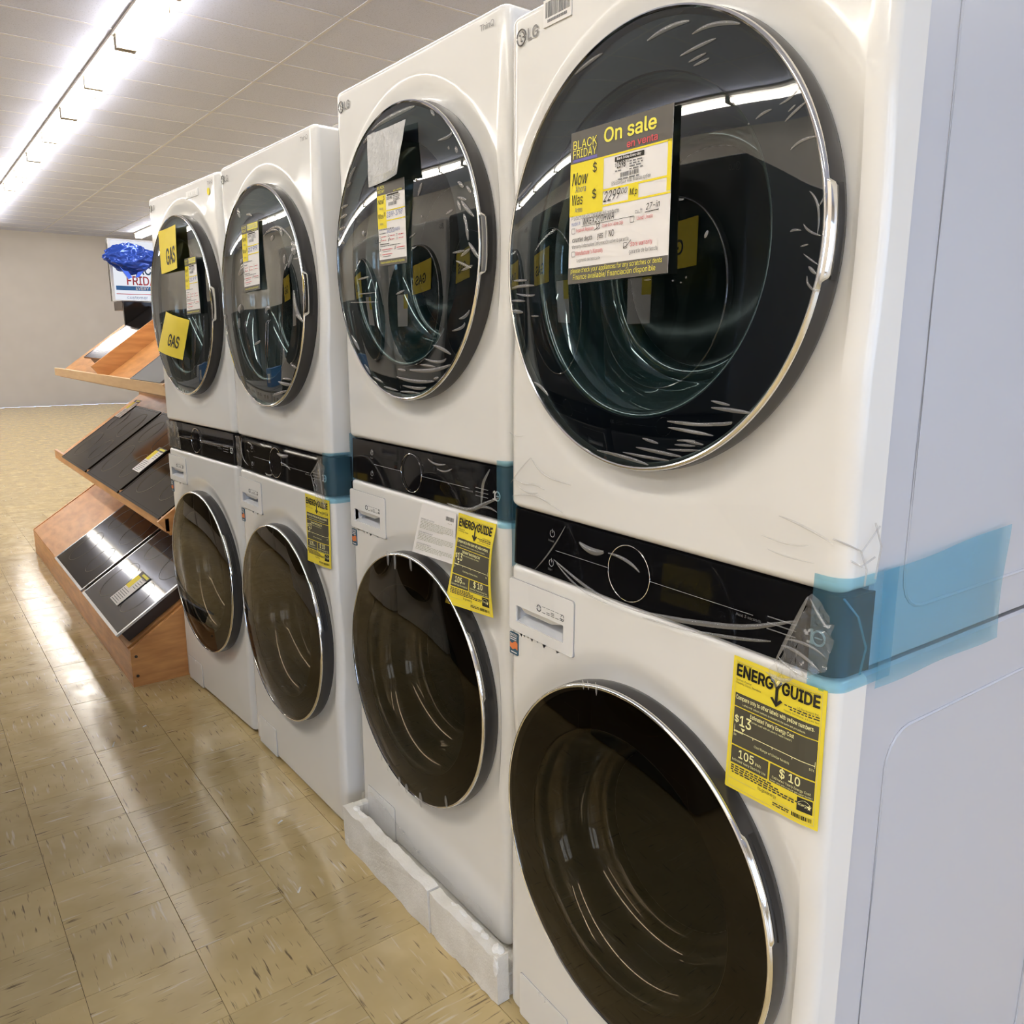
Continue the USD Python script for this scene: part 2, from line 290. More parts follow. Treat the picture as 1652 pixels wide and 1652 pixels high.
def hollow(m, c):
    cy = trimesh.creation.cylinder(0.262, 0.8, sections=64); v = np.array(cy.vertices)
    cy = trimesh.Trimesh(np.stack([v[:, 2] + 0.40 - 0.36, v[:, 0] + c[0], v[:, 1] + c[1]], 1), cy.faces); cy.fix_normals()
    return trimesh.boolean.difference([m, cy], engine='manifold')
def build_tower(root, swap={}):
    T = root
    def obj(name, mesh, material, parent=None, smooth=30): return globals()['obj'](name, mesh, swap.get(material, material), parent, smooth)
    obj('lower_cabinet', hollow(bx(0.062, DEPTH, 0.004, W - 0.004, 0.014, 0.962, 0.004), DLo), 'cabinet_steel', T)
    obj('upper_cabinet', hollow(bx(0.062, DEPTH, 0.004, W - 0.004, 0.968, 1.884, 0.004), DU), 'cabinet_steel', T)
    up = obj('upper_front_panel', shell(PZ1 + 0.0005, H, DU, 0.27), 'white_enamel', T, smooth=35)
    lo = obj('lower_front_panel', shell(0.010, PZ0 - 0.0005, DLo, 0.27, (0.505, 0.668, 0.848, 0.898)), 'white_enamel', T, smooth=35)
    # pressed rib of the side panel
    for zz in ((0.06, 0.86), (1.03, 1.80)):
        rib = rrect(0.133, 0.70, zz[0], zz[1], 0.05); pts = np.array(rib.exterior.coords)[:-1]
        obj('side_rib', tube([(x, 0.0042, z) for x, z in pts], 0.0028, 6, True), 'cabinet_steel', T)
        
    # control panel, tilted a little upward
    plan = Polygon([(0.066, 0.001)] + [(0.024 - 0.022 * math.sin(a), 0.024 - 0.022 * math.cos(a)) for a in np.linspace(0, math.pi / 2, 9)] +
                   [(0.024 - 0.022 * math.cos(a), W - 0.024 + 0.022 * math.sin(a)) for a in np.linspace(0, math.pi / 2, 9)] + [(0.066, W - 0.001)])
    cp = extr(plan, PZ0 + 0.0008, PZ1 - 0.0008); v = np.array(cp.vertices)
    tl = (v[:, 2] - PZ0) / (PZ1 - PZ0); v[:, 0] += np.where(v[:, 0] < 0.06, 0.003 * tl - 0.002, 0); cp.vertices = v
    P = obj('control_panel', cp, 'black_glass', T)
    def pz(s, z, off=0.0005): t = (z - PZ0) / (PZ1 - PZ0); return (-(off - (0.003 * t - 0.002)), s, z)
    pr = xf('panel_print', T)
    ring = [pz(0.364 + 0.046 * math.cos(a), 1.0185 + 0.044 * math.sin(a), 0.0012) for a in np.linspace(0, 2 * math.pi, 72, endpoint=False)]
    obj('dial_ring', tube(ring, 0.0008, 6, True), 'chrome', T)
    obj('divider_line', tube([pz(0.545, 1.017), pz(0.41, 1.017)], 0.00035, 4), 'print_grey', pr)
    obj('divider_line', tube([pz(0.318, 1.017), pz(0.128, 1.017)], 0.00035, 4), 'print_grey', pr)
    for zc, rr in ((1.045, 0.006), (0.993, 0.006)):
        pts = [pz(0.556 + rr * math.sin(a), zc + rr * math.cos(a)) for a in np.linspace(0.5, 2 * math.pi - 0.5, 24)]
        obj('button_icon', [tube(pts, 0.0005, 4), tube([pz(0.556, zc + 0.001), pz(0.556, zc + rr + 0.002)], 0.0005, 4)], 'print_grey', pr)
    def ptext(s, s_left, z, h, bold=False, m='print_grey', width=None, name='lettering'):
        v, f = text2d(s, bold); k = h if width is None else width / v[:, 0].max()
        V = np.array([pz(s_left - a * k, z + b * h) for a, b in v]); obj(name, trimesh.Trimesh(V, f, process=False), m, pr, smooth=False)
    ptext('Power', 0.566, 1.030, 0.004, m='print_dim'); ptext('Start', 0.565, 0.979, 0.004, m='print_dim')
    ptext('Hold 3 seconds', 0.155, 1.010, 0.004, m='print_dim')
    ptext('1', 0.046, 1.006, 0.018, True, m='print_grey')
    ring = [pz(0.030 + 0.0085 * math.cos(a), 1.0145 + 0.009 * math.sin(a)) for a in np.linspace(0, 2 * math.pi, 28, endpoint=False)]
    obj('warranty_icon', [tube(ring, 0.0014, 5, True), tube([pz(0.035, 1.0145), pz(0.025, 1.0145)], 0.001, 4)], 'print_grey', pr)
    for k in range(3): obj('lettering', tube([pz(0.105, 1.022 - 0.008 * k), pz(0.062, 1.022 - 0.008 * k)], 0.0009, 4), 'print_dim', pr)
    # emblem and product lettering on the upper panel
    lg = xf('emblem', T)
    def ftext(s, s_left, z, h, d, m, width=None, bold=False, name='lettering', parent=lg):
        v, f = text2d(s, bold); k = h if width is None else width / v[:, 0].max()
        V = np.stack([np.full(len(v), -d), s_left - v[:, 0] * k, z + v[:, 1] * h], 1); return obj(name, trimesh.Trimesh(V, f, process=False), m, parent, smooth=False)
    dl = 0.0038; cx, cz, cr = 0.6465, 1.849, 0.0118
    disc = [( -dl, cx + cr * math.cos(a), cz + cr * math.sin(a)) for a in np.linspace(0, 2 * math.pi, 40, endpoint=False)]
    obj('emblem_ring', tube(disc, 0.0011, 6, True), 'logo_grey', lg)
    obj('emblem_mark', [tube([(-dl, cx + 0.0005, cz + 0.006), (-dl, cx + 0.0005, cz - 0.006), (-dl, cx - 0.004, cz - 0.006)], 0.0009, 5),
                        tube([(-dl, cx - 0.004, cz + 0.007)] + [(-dl, cx + 0.008 * math.cos(a), cz + 0.008 * math.sin(a)) for a in np.linspace(0.55 * math.pi, 2 * math.pi - 3.2, 14)] , 0.0007, 5),
                        tube([(-dl, cx + 0.008 * math.cos(a), cz + 0.008 * math.sin(a)) for a in np.linspace(0.6 * math.pi, -0.9 * math.pi + 2 * math.pi, 14)] + [(-dl, cx - 0.0075, cz), (-dl, cx - 0.003, cz)], 0.0009, 5),
                        tube([(-dl, cx + 0.0045, cz + 0.0035), (-dl, cx + 0.003, cz + 0.0035)], 0.0012, 5)], 'logo_grey', lg)
    ftext('LG', 0.629, 1.8405, 0.0165, 0.0040, 'logo_grey', bold=True)
    ftext('ThinQ', 0.076, 1.855, 0.0105, 0.0036, 'logo_grey', width=0.043, name='product_lettering', parent=T)
    # detergent drawer
    dr = xf('detergent_drawer', T)
    plate = rrect(0.4905, 0.6775, 0.839, 0.939, 0.006).difference(rrect(0.517, 0.656, 0.858, 0.890, 0.002))
    obj('drawer_front', front(extr(plate, -0.006, 0.0050)), 'white_plastic', dr)
    gv = rrect(0.4893, 0.6787, 0.8378, 0.9402, 0.007).difference(rrect(0.4905, 0.6775, 0.839, 0.939, 0.006))
    obj('drawer_gap', front(extr(gv, -0.004, 0.0036)), 'groove_grey', dr)
    pk = [bx(0.030, 0.032, 0.517, 0.656, 0.858, 0.890), bx(-0.002, 0.031, 0.5155, 0.517, 0.858, 0.890), bx(-0.002, 0.031, 0.656, 0.6575, 0.858, 0.890), bx(-0.002, 0.031, 0.517, 0.656, 0.889, 0.8905)]
    ramp = trimesh.convex.convex_hull(np.array([(x, y, z) for y in (0.517, 0.656) for x, z in ((-0.002, 0.8575), (-0.002, 0.859), (0.031, 0.872), (0.031, 0.8575))]))
    obj('drawer_pull', pk + [ramp], 'pocket_grey', dr)
    lip_ = [(0.003 - 0.002 * 0, y, 0.885) for y in (0.53, 0.64)]
    obj('pull_lip', trimesh.convex.convex_hull(np.array([(x, y, z) for y, k in ((0.522, 0), (0.56, 1), (0.64, 1), (0.652, 0)) for x, z in ((0.0, 0.8895), (0.008, 0.8895), (0.004, 0.8895 - 0.010 * k - 0.002))])), 'white_plastic', dr)
    ic = [tube([(-0.0054, 0.586 + 0.0055 * math.cos(a), 0.903 + 0.0055 * math.sin(a)) for a in np.linspace(0, 2 * math.pi, 20, endpoint=False)], 0.0012, 4, True)]
    for k in range(5):
        s = 0.572 - 0.0125 * k; ic += [bx(-0.0054, -0.0038, s - 0.0045, s + 0.0045, 0.897 + 0.003 * j, 0.8982 + 0.003 * j) for j in range(1 + (k % 3))]
        ic += [bx(-0.0054, -0.0038, s - 0.0045, s + 0.0045, 0.908, 0.9088)]
    ic += [tube([(-0.0054, 0.519 + 0.004 * math.cos(a), 0.903 + 0.0055 * math.sin(a)) for a in np.linspace(0, 2 * math.pi, 16, endpoint=False)], 0.0008, 4, True)]
    obj('drawer_icons', ic, 'ink_grey', dr)
    # drain filter flap
    fl = xf('filter_flap', T)
    obj('flap_front', front(extr(rrect(0.490, 0.641, 0.014, 0.112, 0.006).difference(rrect(0.556, 0.578, 0.101, 0.113, 0.003)), -0.004, 0.0046)), 'white_plastic', fl)
    obj('flap_gap', front(extr(rrect(0.4888, 0.6422, 0.0128, 0.1132, 0.007).difference(rrect(0.490, 0.641, 0.014, 0.112, 0.006)), -0.004, 0.0034)), 'groove_grey', fl)
    obj('flap_latch', front(extr(rrect(0.558, 0.576, 0.1015, 0.110, 0.003), -0.003, 0.0048)), 'white_plastic', fl)
    # efficiency sticker
    st = xf('certified_sticker', T); tag(st, 'navy and orange certified sticker')
    obj('sticker_sheet', front(extr(rrect(0.652, 0.678, 0.790, 0.833, 0.002), 0.0015, 0.0038)), 'ink_teal', st)
    wave_p = Polygon([(0.653, 0.801)] + [(0.653 + 0.024 * t, 0.814 + 0.003 * math.sin(6 * t)) for t in np.linspace(0, 1, 9)] + [(0.677, 0.803), (0.668, 0.799), (0.660, 0.803)])
    obj('sticker_wave', front(extr(wave_p, 0.0038, 0.0041)), 'ink_orange', st)
    ftext('CERTIFIED', 0.6765, 0.8265, 0.0045, 0.0043, 'ink_white', width=0.023, bold=True, parent=st)
    obj('lettering', [bx(-0.0043, -0.0040, 0.656, 0.676, z, z + 0.0016) for z in (0.8225, 0.8185)] + [bx(-0.0043, -0.0040, 0.655, 0.674, 0.7935, 0.7955)], 'ink_white', st)
    # doors
    for nm, c, glass, border, bowl in (('upper_door', DU, 'door_glass', 'black_border', 'bowl_glass'), ('lower_door', DLo, 'door_glass_brown', 'brown_border', 'bowl_glass_brown')):
        d = xf(nm, T)
        obj('door_ring', fix(lathe([(0.285, 0.020), (0.2960, 0.0255), (0.3018, 0.0255), (0.3035, 0.018), (0.304, 0.004), (0.3015, -0.006), (0.296, -0.013), (0.27, -0.016), (0.262, 0.0), (0.285, 0.020)], c)), 'ring_black', d, smooth=40)
        obj('chrome_trim', fix(lathe([(0.2962, 0.0265), (0.2970, 0.0310), (0.2990, 0.0320), (0.3012, 0.0310), (0.3026, 0.0285), (0.3028, 0.0262), (0.3000, 0.0250), (0.2962, 0.0265)], c)), 'chrome', d, smooth=50)
        rs = np.concatenate([[0.0], np.linspace(0.02, 0.2968, 24)]); obj('door_glass', outward(lathe([(r, dome_h(r)) for r in rs], c)), glass, d, smooth=True)
        obj('printed_border', fix(lathe([(0.228, 0.0275), (0.294, 0.0225), (0.294, 0.0205), (0.226, 0.0255), (0.228, 0.0275)], c)), border, d)
        # inner glass bowl: rim, stepped wall, bottom lens
        fil = lambda cr, cd, rad, a0, a1, k: [(cr + rad * math.cos(a), cd + rad * math.sin(a)) for a in np.linspace(a0, a1, k)]
        prof = [(0.238, 0.017)] + fil(0.2275, 0.0140, 0.0105, 0.35, 2.7, 10) + [(0.2165, 0.012), (0.2200, 0.002)] + fil(0.262, -0.050, 0.060, 2.30, math.pi, 14) + [(0.196, -0.070), (0.188, -0.085)] + fil(0.168, -0.098, 0.012, 0.6, math.pi, 10) + [(0.156, -0.112)]
        obj('glass_bowl', outward(lathe(prof, c, 128)), bowl, d, smooth=60)
        obj('bowl_lens', outward(lathe([(0.156, -0.112), (0.14, -0.119), (0.10, -0.129), (0.05, -0.135), (0.0, -0.137)], c, 64)), 'lens_dark', d, smooth=True)
        # grip: chrome plate with a dark pocket on the hinge-free side
        gc, ga = (math.pi, 0.19) if nm == 'upper_door' else (math.pi - 0.42, 0.26)
        th = np.linspace(-1, 1, 33); gp = []
        for q in th:    # the lip swells out from the trim and back
            w_ = float(sm((1 - abs(q)) / 0.16)) * (1.0 if nm == 'upper_door' else 0.55); gp.append([(0.3005, 0.0300), (0.3008 + 0.0050 * w_, 0.0292), (0.3012 + 0.0055 * w_, 0.0265 - 0.006 * w_), (0.3012 + 0.0050 * w_, 0.0255 - 0.0095 * w_), (0.3005, 0.0245 - 0.008 * w_)])
        V = np.array([(-d_, c[0] + r_ * math.cos(gc + ga * q), c[1] + r_ * math.sin(gc + ga * q)) for q, row in zip(th, gp) for r_, d_ in row]); F = []
        for a in range(len(th) - 1):
            for b in range(4): F += [(a * 5 + b, a * 5 + b + 1, a * 5 + b + 6), (a * 5 + b, a * 5 + b + 6, a * 5 + b + 5)]
        obj('grip_plate', fix(trimesh.Trimesh(V, np.array(F), process=False)), 'chrome', d, smooth=50)
        obj('grip_pocket', fix(lathe([(0.3030, 0.0160), (0.3058, 0.0150), (0.3058, 0.0045), (0.3030, 0.0030), (0.3030, 0.0160)], c, 30, gc - ga * 0.9, gc + ga * 0.9)), 'pocket_black', d)
        obj('hinge', bx(-0.004, 0.02, 0.30 + 0.343 - 0.02, 0.343 + 0.305, c[1] - 0.05, c[1] + 0.05, 0.002), 'ring_black', d)
    obj('drum', lathe([(0.255, 0.03), (0.25, 0.32), (0.0, 0.33)], (0, 0), 48), 'drum_steel', T) if False else None
    for x in (0.09, 0.70):
        for s in (0.06, W - 0.06):
            m = trimesh.creation.cylinder(0.02, 0.016, sections=16); m.apply_translation((x, s, 0.008)); obj('foot', m, 'foot_black', T)
build_tower(tower_class)
dark_class = cls('graphite_tower_class'); build_tower(dark_class, dict(white_enamel='graphite', cabinet_steel='graphite', white_plastic='graphite'))

ORD = 'first second third fourth fifth sixth seventh eighth ninth tenth'.split()
PLACE = {1: (0.0, 0.0, 0.0275, 0.0), 2: (0.0586, 0.7456, -0.0004, 0.0578), 3: (0.0235, 1.4767, -0.0134, 0.0), 4: (0.0169, 2.1921, -0.0557, 0.0)}
TL = {1: 'white stacked laundry tower at the row end, on-sale tag on its upper door', 2: 'white stacked laundry tower standing in the white foam tray',
      3: 'white stacked laundry tower between the foam-tray tower and the one with GAS papers', 4: 'white stacked laundry tower with two yellow GAS papers, next to the wooden rack'}
TW = {}
for m in (1, 2, 3, 4):
    x, y, rz, lz = PLACE[m]; TW[m] = ref(tower_class, 'laundry_tower', TL[m], 'laundry tower', (x, y, lz), -math.degrees(rz), 'white laundry towers in the row')
for k in range(4):
    ref((dark_class, dark_class, tower_class, tower_class)[k], 'laundry_tower', '%s stacked laundry tower across the aisle, %s from the shop front' % (('graphite', 'graphite', 'white', 'white')[k], ORD[k]), 'laundry tower', (-1.05, 1.643 + 0.73 * k, 0), 180.0, 'laundry towers across the aisle')

OPP = {10 + k: (-1.05, 1.643 + 0.73 * k, -math.pi, 0.0) for k in range(4)}
def frame_of(m):
    x, y, rz, lz = PLACE.get(m) or OPP[m]; return np.array([x, y, lz]), rz
def mpoint(m, d, s, z):
    o, rz = frame_of(m); c, si = math.cos(-rz), math.sin(-rz); a, b = -d, s
    return o + np.array([c * a - si * b, si * a + c * b, z])
def on_machine(m, name, label, cat, d, s, z, group=None):
    o = thing(name, label, cat, mpoint(m, d, s, z), -math.degrees(frame_of(m)[1]), group)
    return o, np.array([-d, s, z])

# ------------------------------------------------------------------ papers
class Sheet:
    """A paper or card on a front: size in mm for the layout, corners (s, z) TL TR BR BL, depth function d(u, v)."""
    def __init__(self, m, name, label, cat, size, corners, dfun, card, group=None, nu=9, nv=11):
        self.w, self.h = size; self.c = np.array(corners, float); self.df = dfun
        b = (self.c[2] + self.c[3]) / 2; d0 = float(dfun(np.array([0.5]), np.array([0.0]))[0])
        self.root, self.o = on_machine(m, name, label, cat, d0, b[0], b[1], group); self.k = {}
        fr = grid(nu, nv, lambda u, v: self.at(u, v, 0.0003)); bk = grid(nu, nv, lambda u, v: self.at(u, v, -0.0003)); bk.faces = bk.faces[:, ::-1]
        obj('sheet', [fr, bk], card, self.root, smooth=True)
    def at(self, u, v, off=0.0):
        TL_, TR_, BR_, BL_ = self.c; u = np.asarray(u, float); v = np.asarray(v, float)
        q = ((1 - u) * v)[:, None] * TL_ + (u * v)[:, None] * TR_ + (u * (1 - v))[:, None] * BR_ + ((1 - u) * (1 - v))[:, None] * BL_
        d = self.df(u, v) + off
        return np.stack([-d, q[:, 0], q[:, 1]], 1) - self.o
    def add(self, col, mesh, part): self.k.setdefault((part, col), []).append(mesh)
    def rect(self, col, u0, u1, v0, v1, layer=1, part='panel_print', n=17):
        self.add(col, grid(n, n, lambda u, v: self.at(u0 + (u1 - u0) * u, v0 + (v1 - v0) * v, 0.0005 + 0.0003 * layer)), part if part != 'panel_print' else 'panel_print#%d' % len(self.k))
    def poly(self, col, pts, layer=1, part='arrow_mark'):
        V, F = trimesh.creation.triangulate_polygon(Polygon(pts), engine='earcut'); V = np.asarray(V)
        m = trimesh.Trimesh(self.at(V[:, 0], V[:, 1], 0.0006 + 0.0003 * layer), F, process=False)
        self.add(col, m, part)
    def line(self, col, pts, wmm, layer=2, part='ruled_line'):
        P = np.array(pts, float); Q = [P[0]]
        for a, b in zip(P[:-1], P[1:]):
            n = max(1, int(np.ceil(np.abs(b - a).max() / 0.07))); Q += [a + (b - a) * i / n for i in range(1, n + 1)]
        P = np.array(Q)
        for a, b in zip(P[:-1], P[1:]):
            A, B_ = a * (self.w, self.h), b * (self.w, self.h); t = (B_ - A) / (np.hypot(*(B_ - A)) + 1e-9); n = np.array([-t[1], t[0]]) * wmm / 2
            q = np.array([A - n - t * wmm * .3, B_ - n + t * wmm * .3, B_ + n + t * wmm * .3, A + n - t * wmm * .3]) / (self.w, self.h)
            self.add(col, trimesh.Trimesh(self.at(q[:, 0], q[:, 1], 0.0006 + 0.0003 * layer), [[0, 1, 2], [0, 2, 3]], process=False), part)
    def text(self, col, s, u, v, hmm, wmm=None, bold=False, slant=0.0, layer=3, part='lettering', rise=0.0):
        V, F = text2d(s, bold); k = hmm if wmm is None else wmm / V[:, 0].max()
        X = V[:, 0] * k + V[:, 1] * hmm * slant; Y = V[:, 1] * hmm + X * rise
        self.add(col, trimesh.Trimesh(self.at(u + X / self.w, v + Y / self.h, 0.0006 + 0.0003 * layer), F, process=False), part)
    def small_print(self, col, u0, u1, v, hmm, seed, part='small_print'):
        rg = random.Random(seed); u = u0
        while u < u1 - 0.01:
            w = min(rg.uniform(0.018, 0.06), u1 - u); self.rect(col, u, u + w, v, v + hmm / self.h, 2, part, 2); u += w + 0.012
    def box(self, col, u, v, mm, wmm=0.6):
        a, b = mm / self.w, mm / self.h; self.line(col, [(u, v), (u + a, v), (u + a, v + b), (u, v + b), (u, v)], wmm, 2, 'tick_box')
    def barcode(self, col, u0, u1, v0, v1, seed):
        rg = random.Random(seed); u = u0
        while u < u1:
            w = rg.choice((0.0035, 0.006, 0.010)); self.rect(col, u, min(u + w, u1), v0, v1, 2, 'barcode', 2); u += w + rg.choice((0.004, 0.007))
    def done(self):
        for (part, col), ms in self.k.items():
            o = obj(part.split('#')[0], ms, col, self.root, smooth=False)
            if part in ('small_print', 'barcode', 'tick_box', 'ruled_line', 'pen_tick', 'lettering', 'arrow_mark'): tag(o, kind='stuff')
        return self.root

def energy_guide(m, label, corners, dfun, detail=True):
    S = Sheet(m, 'energy_label', label, 'energy label', (140, 190), corners, dfun, 'paper_yellow', 'yellow energy labels', 13, 15)
    Y, K = 'ink_pale', 'ink_dark'
    S.line('ink_faint', [(0.035, 0.025), (0.965, 0.025), (0.965, 0.975), (0.035, 0.975), (0.035, 0.025)], 0.4)
    S.text(K, 'U.S. Government', 0.05, 0.955, 2.2); S.text(K, 'Federal law prohibits removal of this label before consumer purchase.', 0.42, 0.955, 1.6, 74)
    S.text('ink_black', 'ENERG', 0.05, 0.866, 15.5, 58, True); S.text('ink_black', 'GUIDE', 0.565, 0.866, 15.5, 53, True)
    S.text('ink_black', 'ENERG', 0.055, 0.870, 15.5, 58, True); S.text('ink_black', 'GUIDE', 0.570, 0.870, 15.5, 53, True)
    S.line('ink_black', [(0.465, 0.938), (0.512, 0.885), (0.555, 0.938)], 3.4, 3, 'arrow_mark'); S.line('ink_black', [(0.512, 0.89), (0.512, 0.775)], 4.2, 3, 'arrow_mark')
    S.poly('ink_black', [(0.445, 0.808), (0.512, 0.755), (0.580, 0.808), (0.556, 0.818), (0.512, 0.786), (0.468, 0.818)], 3, 'arrow_mark')
    S.text(K, 'Clothes Washer', 0.05, 0.832, 2.5); S.text(K, 'Capacity Class: Standard', 0.05, 0.810, 2.5)
    S.text(K, 'LG Electronics Inc.', 0.74, 0.812, 2.5, 29); S.small_print(K, 0.60, 0.95, 0.795, 1.7, 3); S.small_print(K, 0.66, 0.95, 0.778, 1.7, 4); S.text(K, 'Capacity (tub volume): 4.5 cubic feet', 0.60, 0.757, 2.2, 49)
    S.rect(K, 0.05, 0.95, 0.640, 0.738); S.rect(K, 0.05, 0.95, 0.348, 0.632); S.rect(K, 0.05, 0.475, 0.205, 0.337); S.rect(K, 0.495, 0.95, 0.205, 0.337)
    S.text(Y, 'Compare only to other labels with yellow numbers.', 0.065, 0.695, 5.6, 119, True); S.text(Y, 'Labels with yellow numbers are based on the same test procedures.', 0.15, 0.660, 2.8, 96)
    S.text(Y, 'Estimated Yearly Energy Cost', 0.24, 0.592, 5.4, 68, True); S.text(Y, '(when used with an electric water heater)', 0.26, 0.562, 2.7, 62)
    S.text(Y, '$', 0.065, 0.525, 9, None, True); S.text(Y, '13', 0.125, 0.505, 14.5, 19, True)
    S.line(Y, [(0.07, 0.455), (0.94, 0.455)], 1.1); S.line(Y, [(0.07, 0.453), (0.165, 0.453)], 2.6); S.poly(Y, [(0.145, 0.490), (0.195, 0.490), (0.17, 0.463)], 3)
    for u in (0.07, 0.94): S.line(Y, [(u, 0.44), (u, 0.50 if u < 0.5 else 0.485)], 0.7)
    for u in (0.29, 0.505, 0.72): S.line(Y, [(u, 0.455), (u, 0.440)], 0.9)
    S.text(Y, '$8', 0.065, 0.418, 2.8); S.text(Y, '$31', 0.89, 0.415, 2.8); S.text(Y, 'Cost Range of Similar Models', 0.31, 0.392, 3.3, 54)
    S.text(Y, '105', 0.14, 0.262, 11.5, 25, True); S.text(Y, 'kWh', 0.335, 0.262, 4.4, 9); S.text(Y, 'Estimated Yearly Electricity Use', 0.07, 0.226, 3.6, 54)
    S.text(Y, '$ 10', 0.60, 0.270, 11.5, 31, True); S.text(Y, 'Estimated Yearly Energy Cost', 0.53, 0.236, 3.5, 55); S.text(Y, '(when used with a natural gas water heater)', 0.51, 0.213, 2.3, 60)
    for i, (u1, t) in enumerate(((0.52, 11), (0.62, 12), (0.80, 13), (0.78, 14))): S.small_print(K, 0.06 if i < 3 else 0.075, u1, 0.182 - 0.017 * i, 2.0, t)
    S.text(K, 'ftc.gov/energy', 0.38, 0.098, 4.6, 29); S.line('ink_faint', [(0.04, 0.125 - 0.04), (0.36, 0.085)], 0.4)
    S.rect('ink_black', 0.80, 0.945, 0.098, 0.195, 2, 'star_emblem'); S.text(Y, 'energy', 0.815, 0.140, 4.2, 13, False, 0.2, 4)
    S.line(Y, [(0.81 + 0.125 * t, 0.155 + 0.028 * math.sin(math.pi * t)) for t in np.linspace(0, 1, 9)], 0.6, 4); S.poly(Y, [(0.918, 0.165), (0.924, 0.152), (0.938, 0.150), (0.927, 0.141), (0.930, 0.127), (0.918, 0.134), (0.906, 0.127), (0.909, 0.141), (0.898, 0.150), (0.912, 0.152)], 4)
    S.small_print(K, 0.55, 0.73, 0.055, 1.7, 20); S.small_print(K, 0.55, 0.72, 0.040, 1.7, 21); S.barcode('ink_black', 0.75, 0.945, 0.038, 0.068, 5)
    S.line('ink_faint', [(0.52, 0.078), (0.965, 0.078)], 0.4)
    return S.done()

def reduced_tag(m, label, corners, dfun, price=None, model=None, header=True, name='price_tag', cat='price tag'):
    S = Sheet(m, name, label, cat, (132, 176), corners, dfun, 'paper_white', 'price tags on the doors and cooktops', 7, 9)
    top = 0.86
    S.rect('tag_dark', 0, 1, top, 1); S.rect('tag_dark', 0, 1, 0, 0.075)
    if header:
        S.rect('ink_yellow', 0.36, 0.97, 0.895, 0.985, 2); S.text('ink_faint', 'REDUCED', 0.38, 0.915, 9, 73, True, 0, 4)
    S.text('ink_yellow', 'BLACK', 0.03, 0.935, 6.5, 36); S.text('ink_yellow', 'FRIDAY', 0.03, 0.885, 6.5, 36); S.text('ink_yellow', 'en venta', 0.62, 0.868, 4, 40)
    S.rect('tag_yellow', 0, 0.33, 0.455, top); S.rect('tag_yellow', 0.33, 1, 0.655, 0.668); S.rect('tag_yellow', 0.33, 1, 0.535, 0.548)
    S.text('ink_black', 'Now', 0.03, 0.755, 11, 30, False, 0.15); S.text('ink_black', '$', 0.25, 0.80, 8); S.text('ink_grey', 'Ahora', 0.09, 0.685, 6, 18)
    S.text('ink_black', 'Was', 0.03, 0.58, 10, 27); S.text('ink_black', '$', 0.25, 0.60, 8); S.text('ink_grey', 'Antes', 0.09, 0.50, 5, 16)
    S.rect('ink_black', 0.38, 0.80, 0.835, 0.852, 2); S.text('ink_black', '$1598', 0.38, 0.79, 6, 24, True)
    for k in range(4): S.small_print('ink_grey', 0.60, 0.84, 0.815 - 0.018 * k, 1.6, 30 + k)
    S.barcode('ink_grey', 0.42, 0.72, 0.715, 0.755, 8)
    if price: S.text('ink_blue', price, 0.36, 0.575, 11, 72, False, 0.2, rise=0.03)
    S.small_print('ink_grey', 0.05, 0.60, 0.437, 2, 40); S.small_print('ink_grey', 0.05, 0.28, 0.39, 2, 41)
    if model: S.text('ink_blue', model, 0.33, 0.385, 8, 62, False, 0.2, rise=0.04)
    rg = random.Random(m)
    for r_, v in enumerate((0.345, 0.30)):
        for q, u in enumerate((0.05, 0.37, 0.68)): S.box('ink_black', u, v, 4); S.small_print('ink_red', u + 0.06, u + 0.24, v + 0.005, 1.6, 50 + r_ * 5 + q)
    S.line('ink_black', [(0.03, 0.295), (0.07, 0.285), (0.14, 0.335)], 1.2, 4, 'pen_tick'); S.line('ink_black', [(0.37, 0.285), (0.44, 0.33)], 1.2, 4, 'pen_tick')
    S.small_print('ink_grey', 0.05, 0.80, 0.235, 1.8, 60); S.small_print('ink_black', 0.05, 0.40, 0.26, 1.8, 61)
    for v, u in ((0.185, 0.05), (0.19, 0.60), (0.125, 0.05)):
        S.box('ink_black', u, v, 4); S.small_print('ink_red', u + 0.07, min(u + 0.45, 0.95), v + 0.006, 1.8, 62 + int(v * 100)); S.small_print('ink_grey', u + 0.10, min(u + 0.38, 0.95), v - 0.018, 1.5, 90 + int(v * 100))
    S.line('ink_black', [(0.04, 0.18), (0.08, 0.215)], 1.2, 4, 'pen_tick'); S.line('ink_black', [(0.60, 0.18), (0.65, 0.225)], 1.2, 4, 'pen_tick')
    S.text('ink_yellow', 'Finance available/ financiación disponible', 0.06, 0.025, 5, 116)
    return S.done()

flat = lambda d: (lambda u, v: np.full(np.shape(u), d))
# the big on-sale tag of the nearest tower
S = Sheet(1, 'sale_tag', 'large On sale tag with yellow and white fields on the nearest upper door', 'price tag', (207, 212), [(0.473, 1.667), (0.266, 1.664), (0.263, 1.457), (0.473, 1.454)], lambda u, v: 0.0375 + 0.004 * u + 0.003 * (1 - v), 'paper_white', None, 9, 9)
S.rect('tag_dark', 0, 1, 0.797, 1); S.rect('tag_dark', 0, 1, 0, 0.108)
S.rect('tag_yellow', 0, 0.36, 0.452, 0.797); S.rect('tag_yellow', 0.36, 1, 0.785, 0.797); S.rect('tag_yellow', 0.965, 1, 0.495, 0.797)
S.rect('tag_yellow', 0.36, 0.965, 0.575, 0.588); S.rect('tag_yellow', 0.615, 0.71, 0.49, 0.575); S.rect('tag_yellow', 0.36, 1, 0.478, 0.490)
S.text('ink_yellow', 'BLACK', 0.03, 0.888, 11.5, 53); S.text('ink_yellow', 'FRIDAY', 0.03, 0.828, 11.5, 53); S.rect('ink_purple', 0.03, 0.29, 0.805, 0.822, 2)
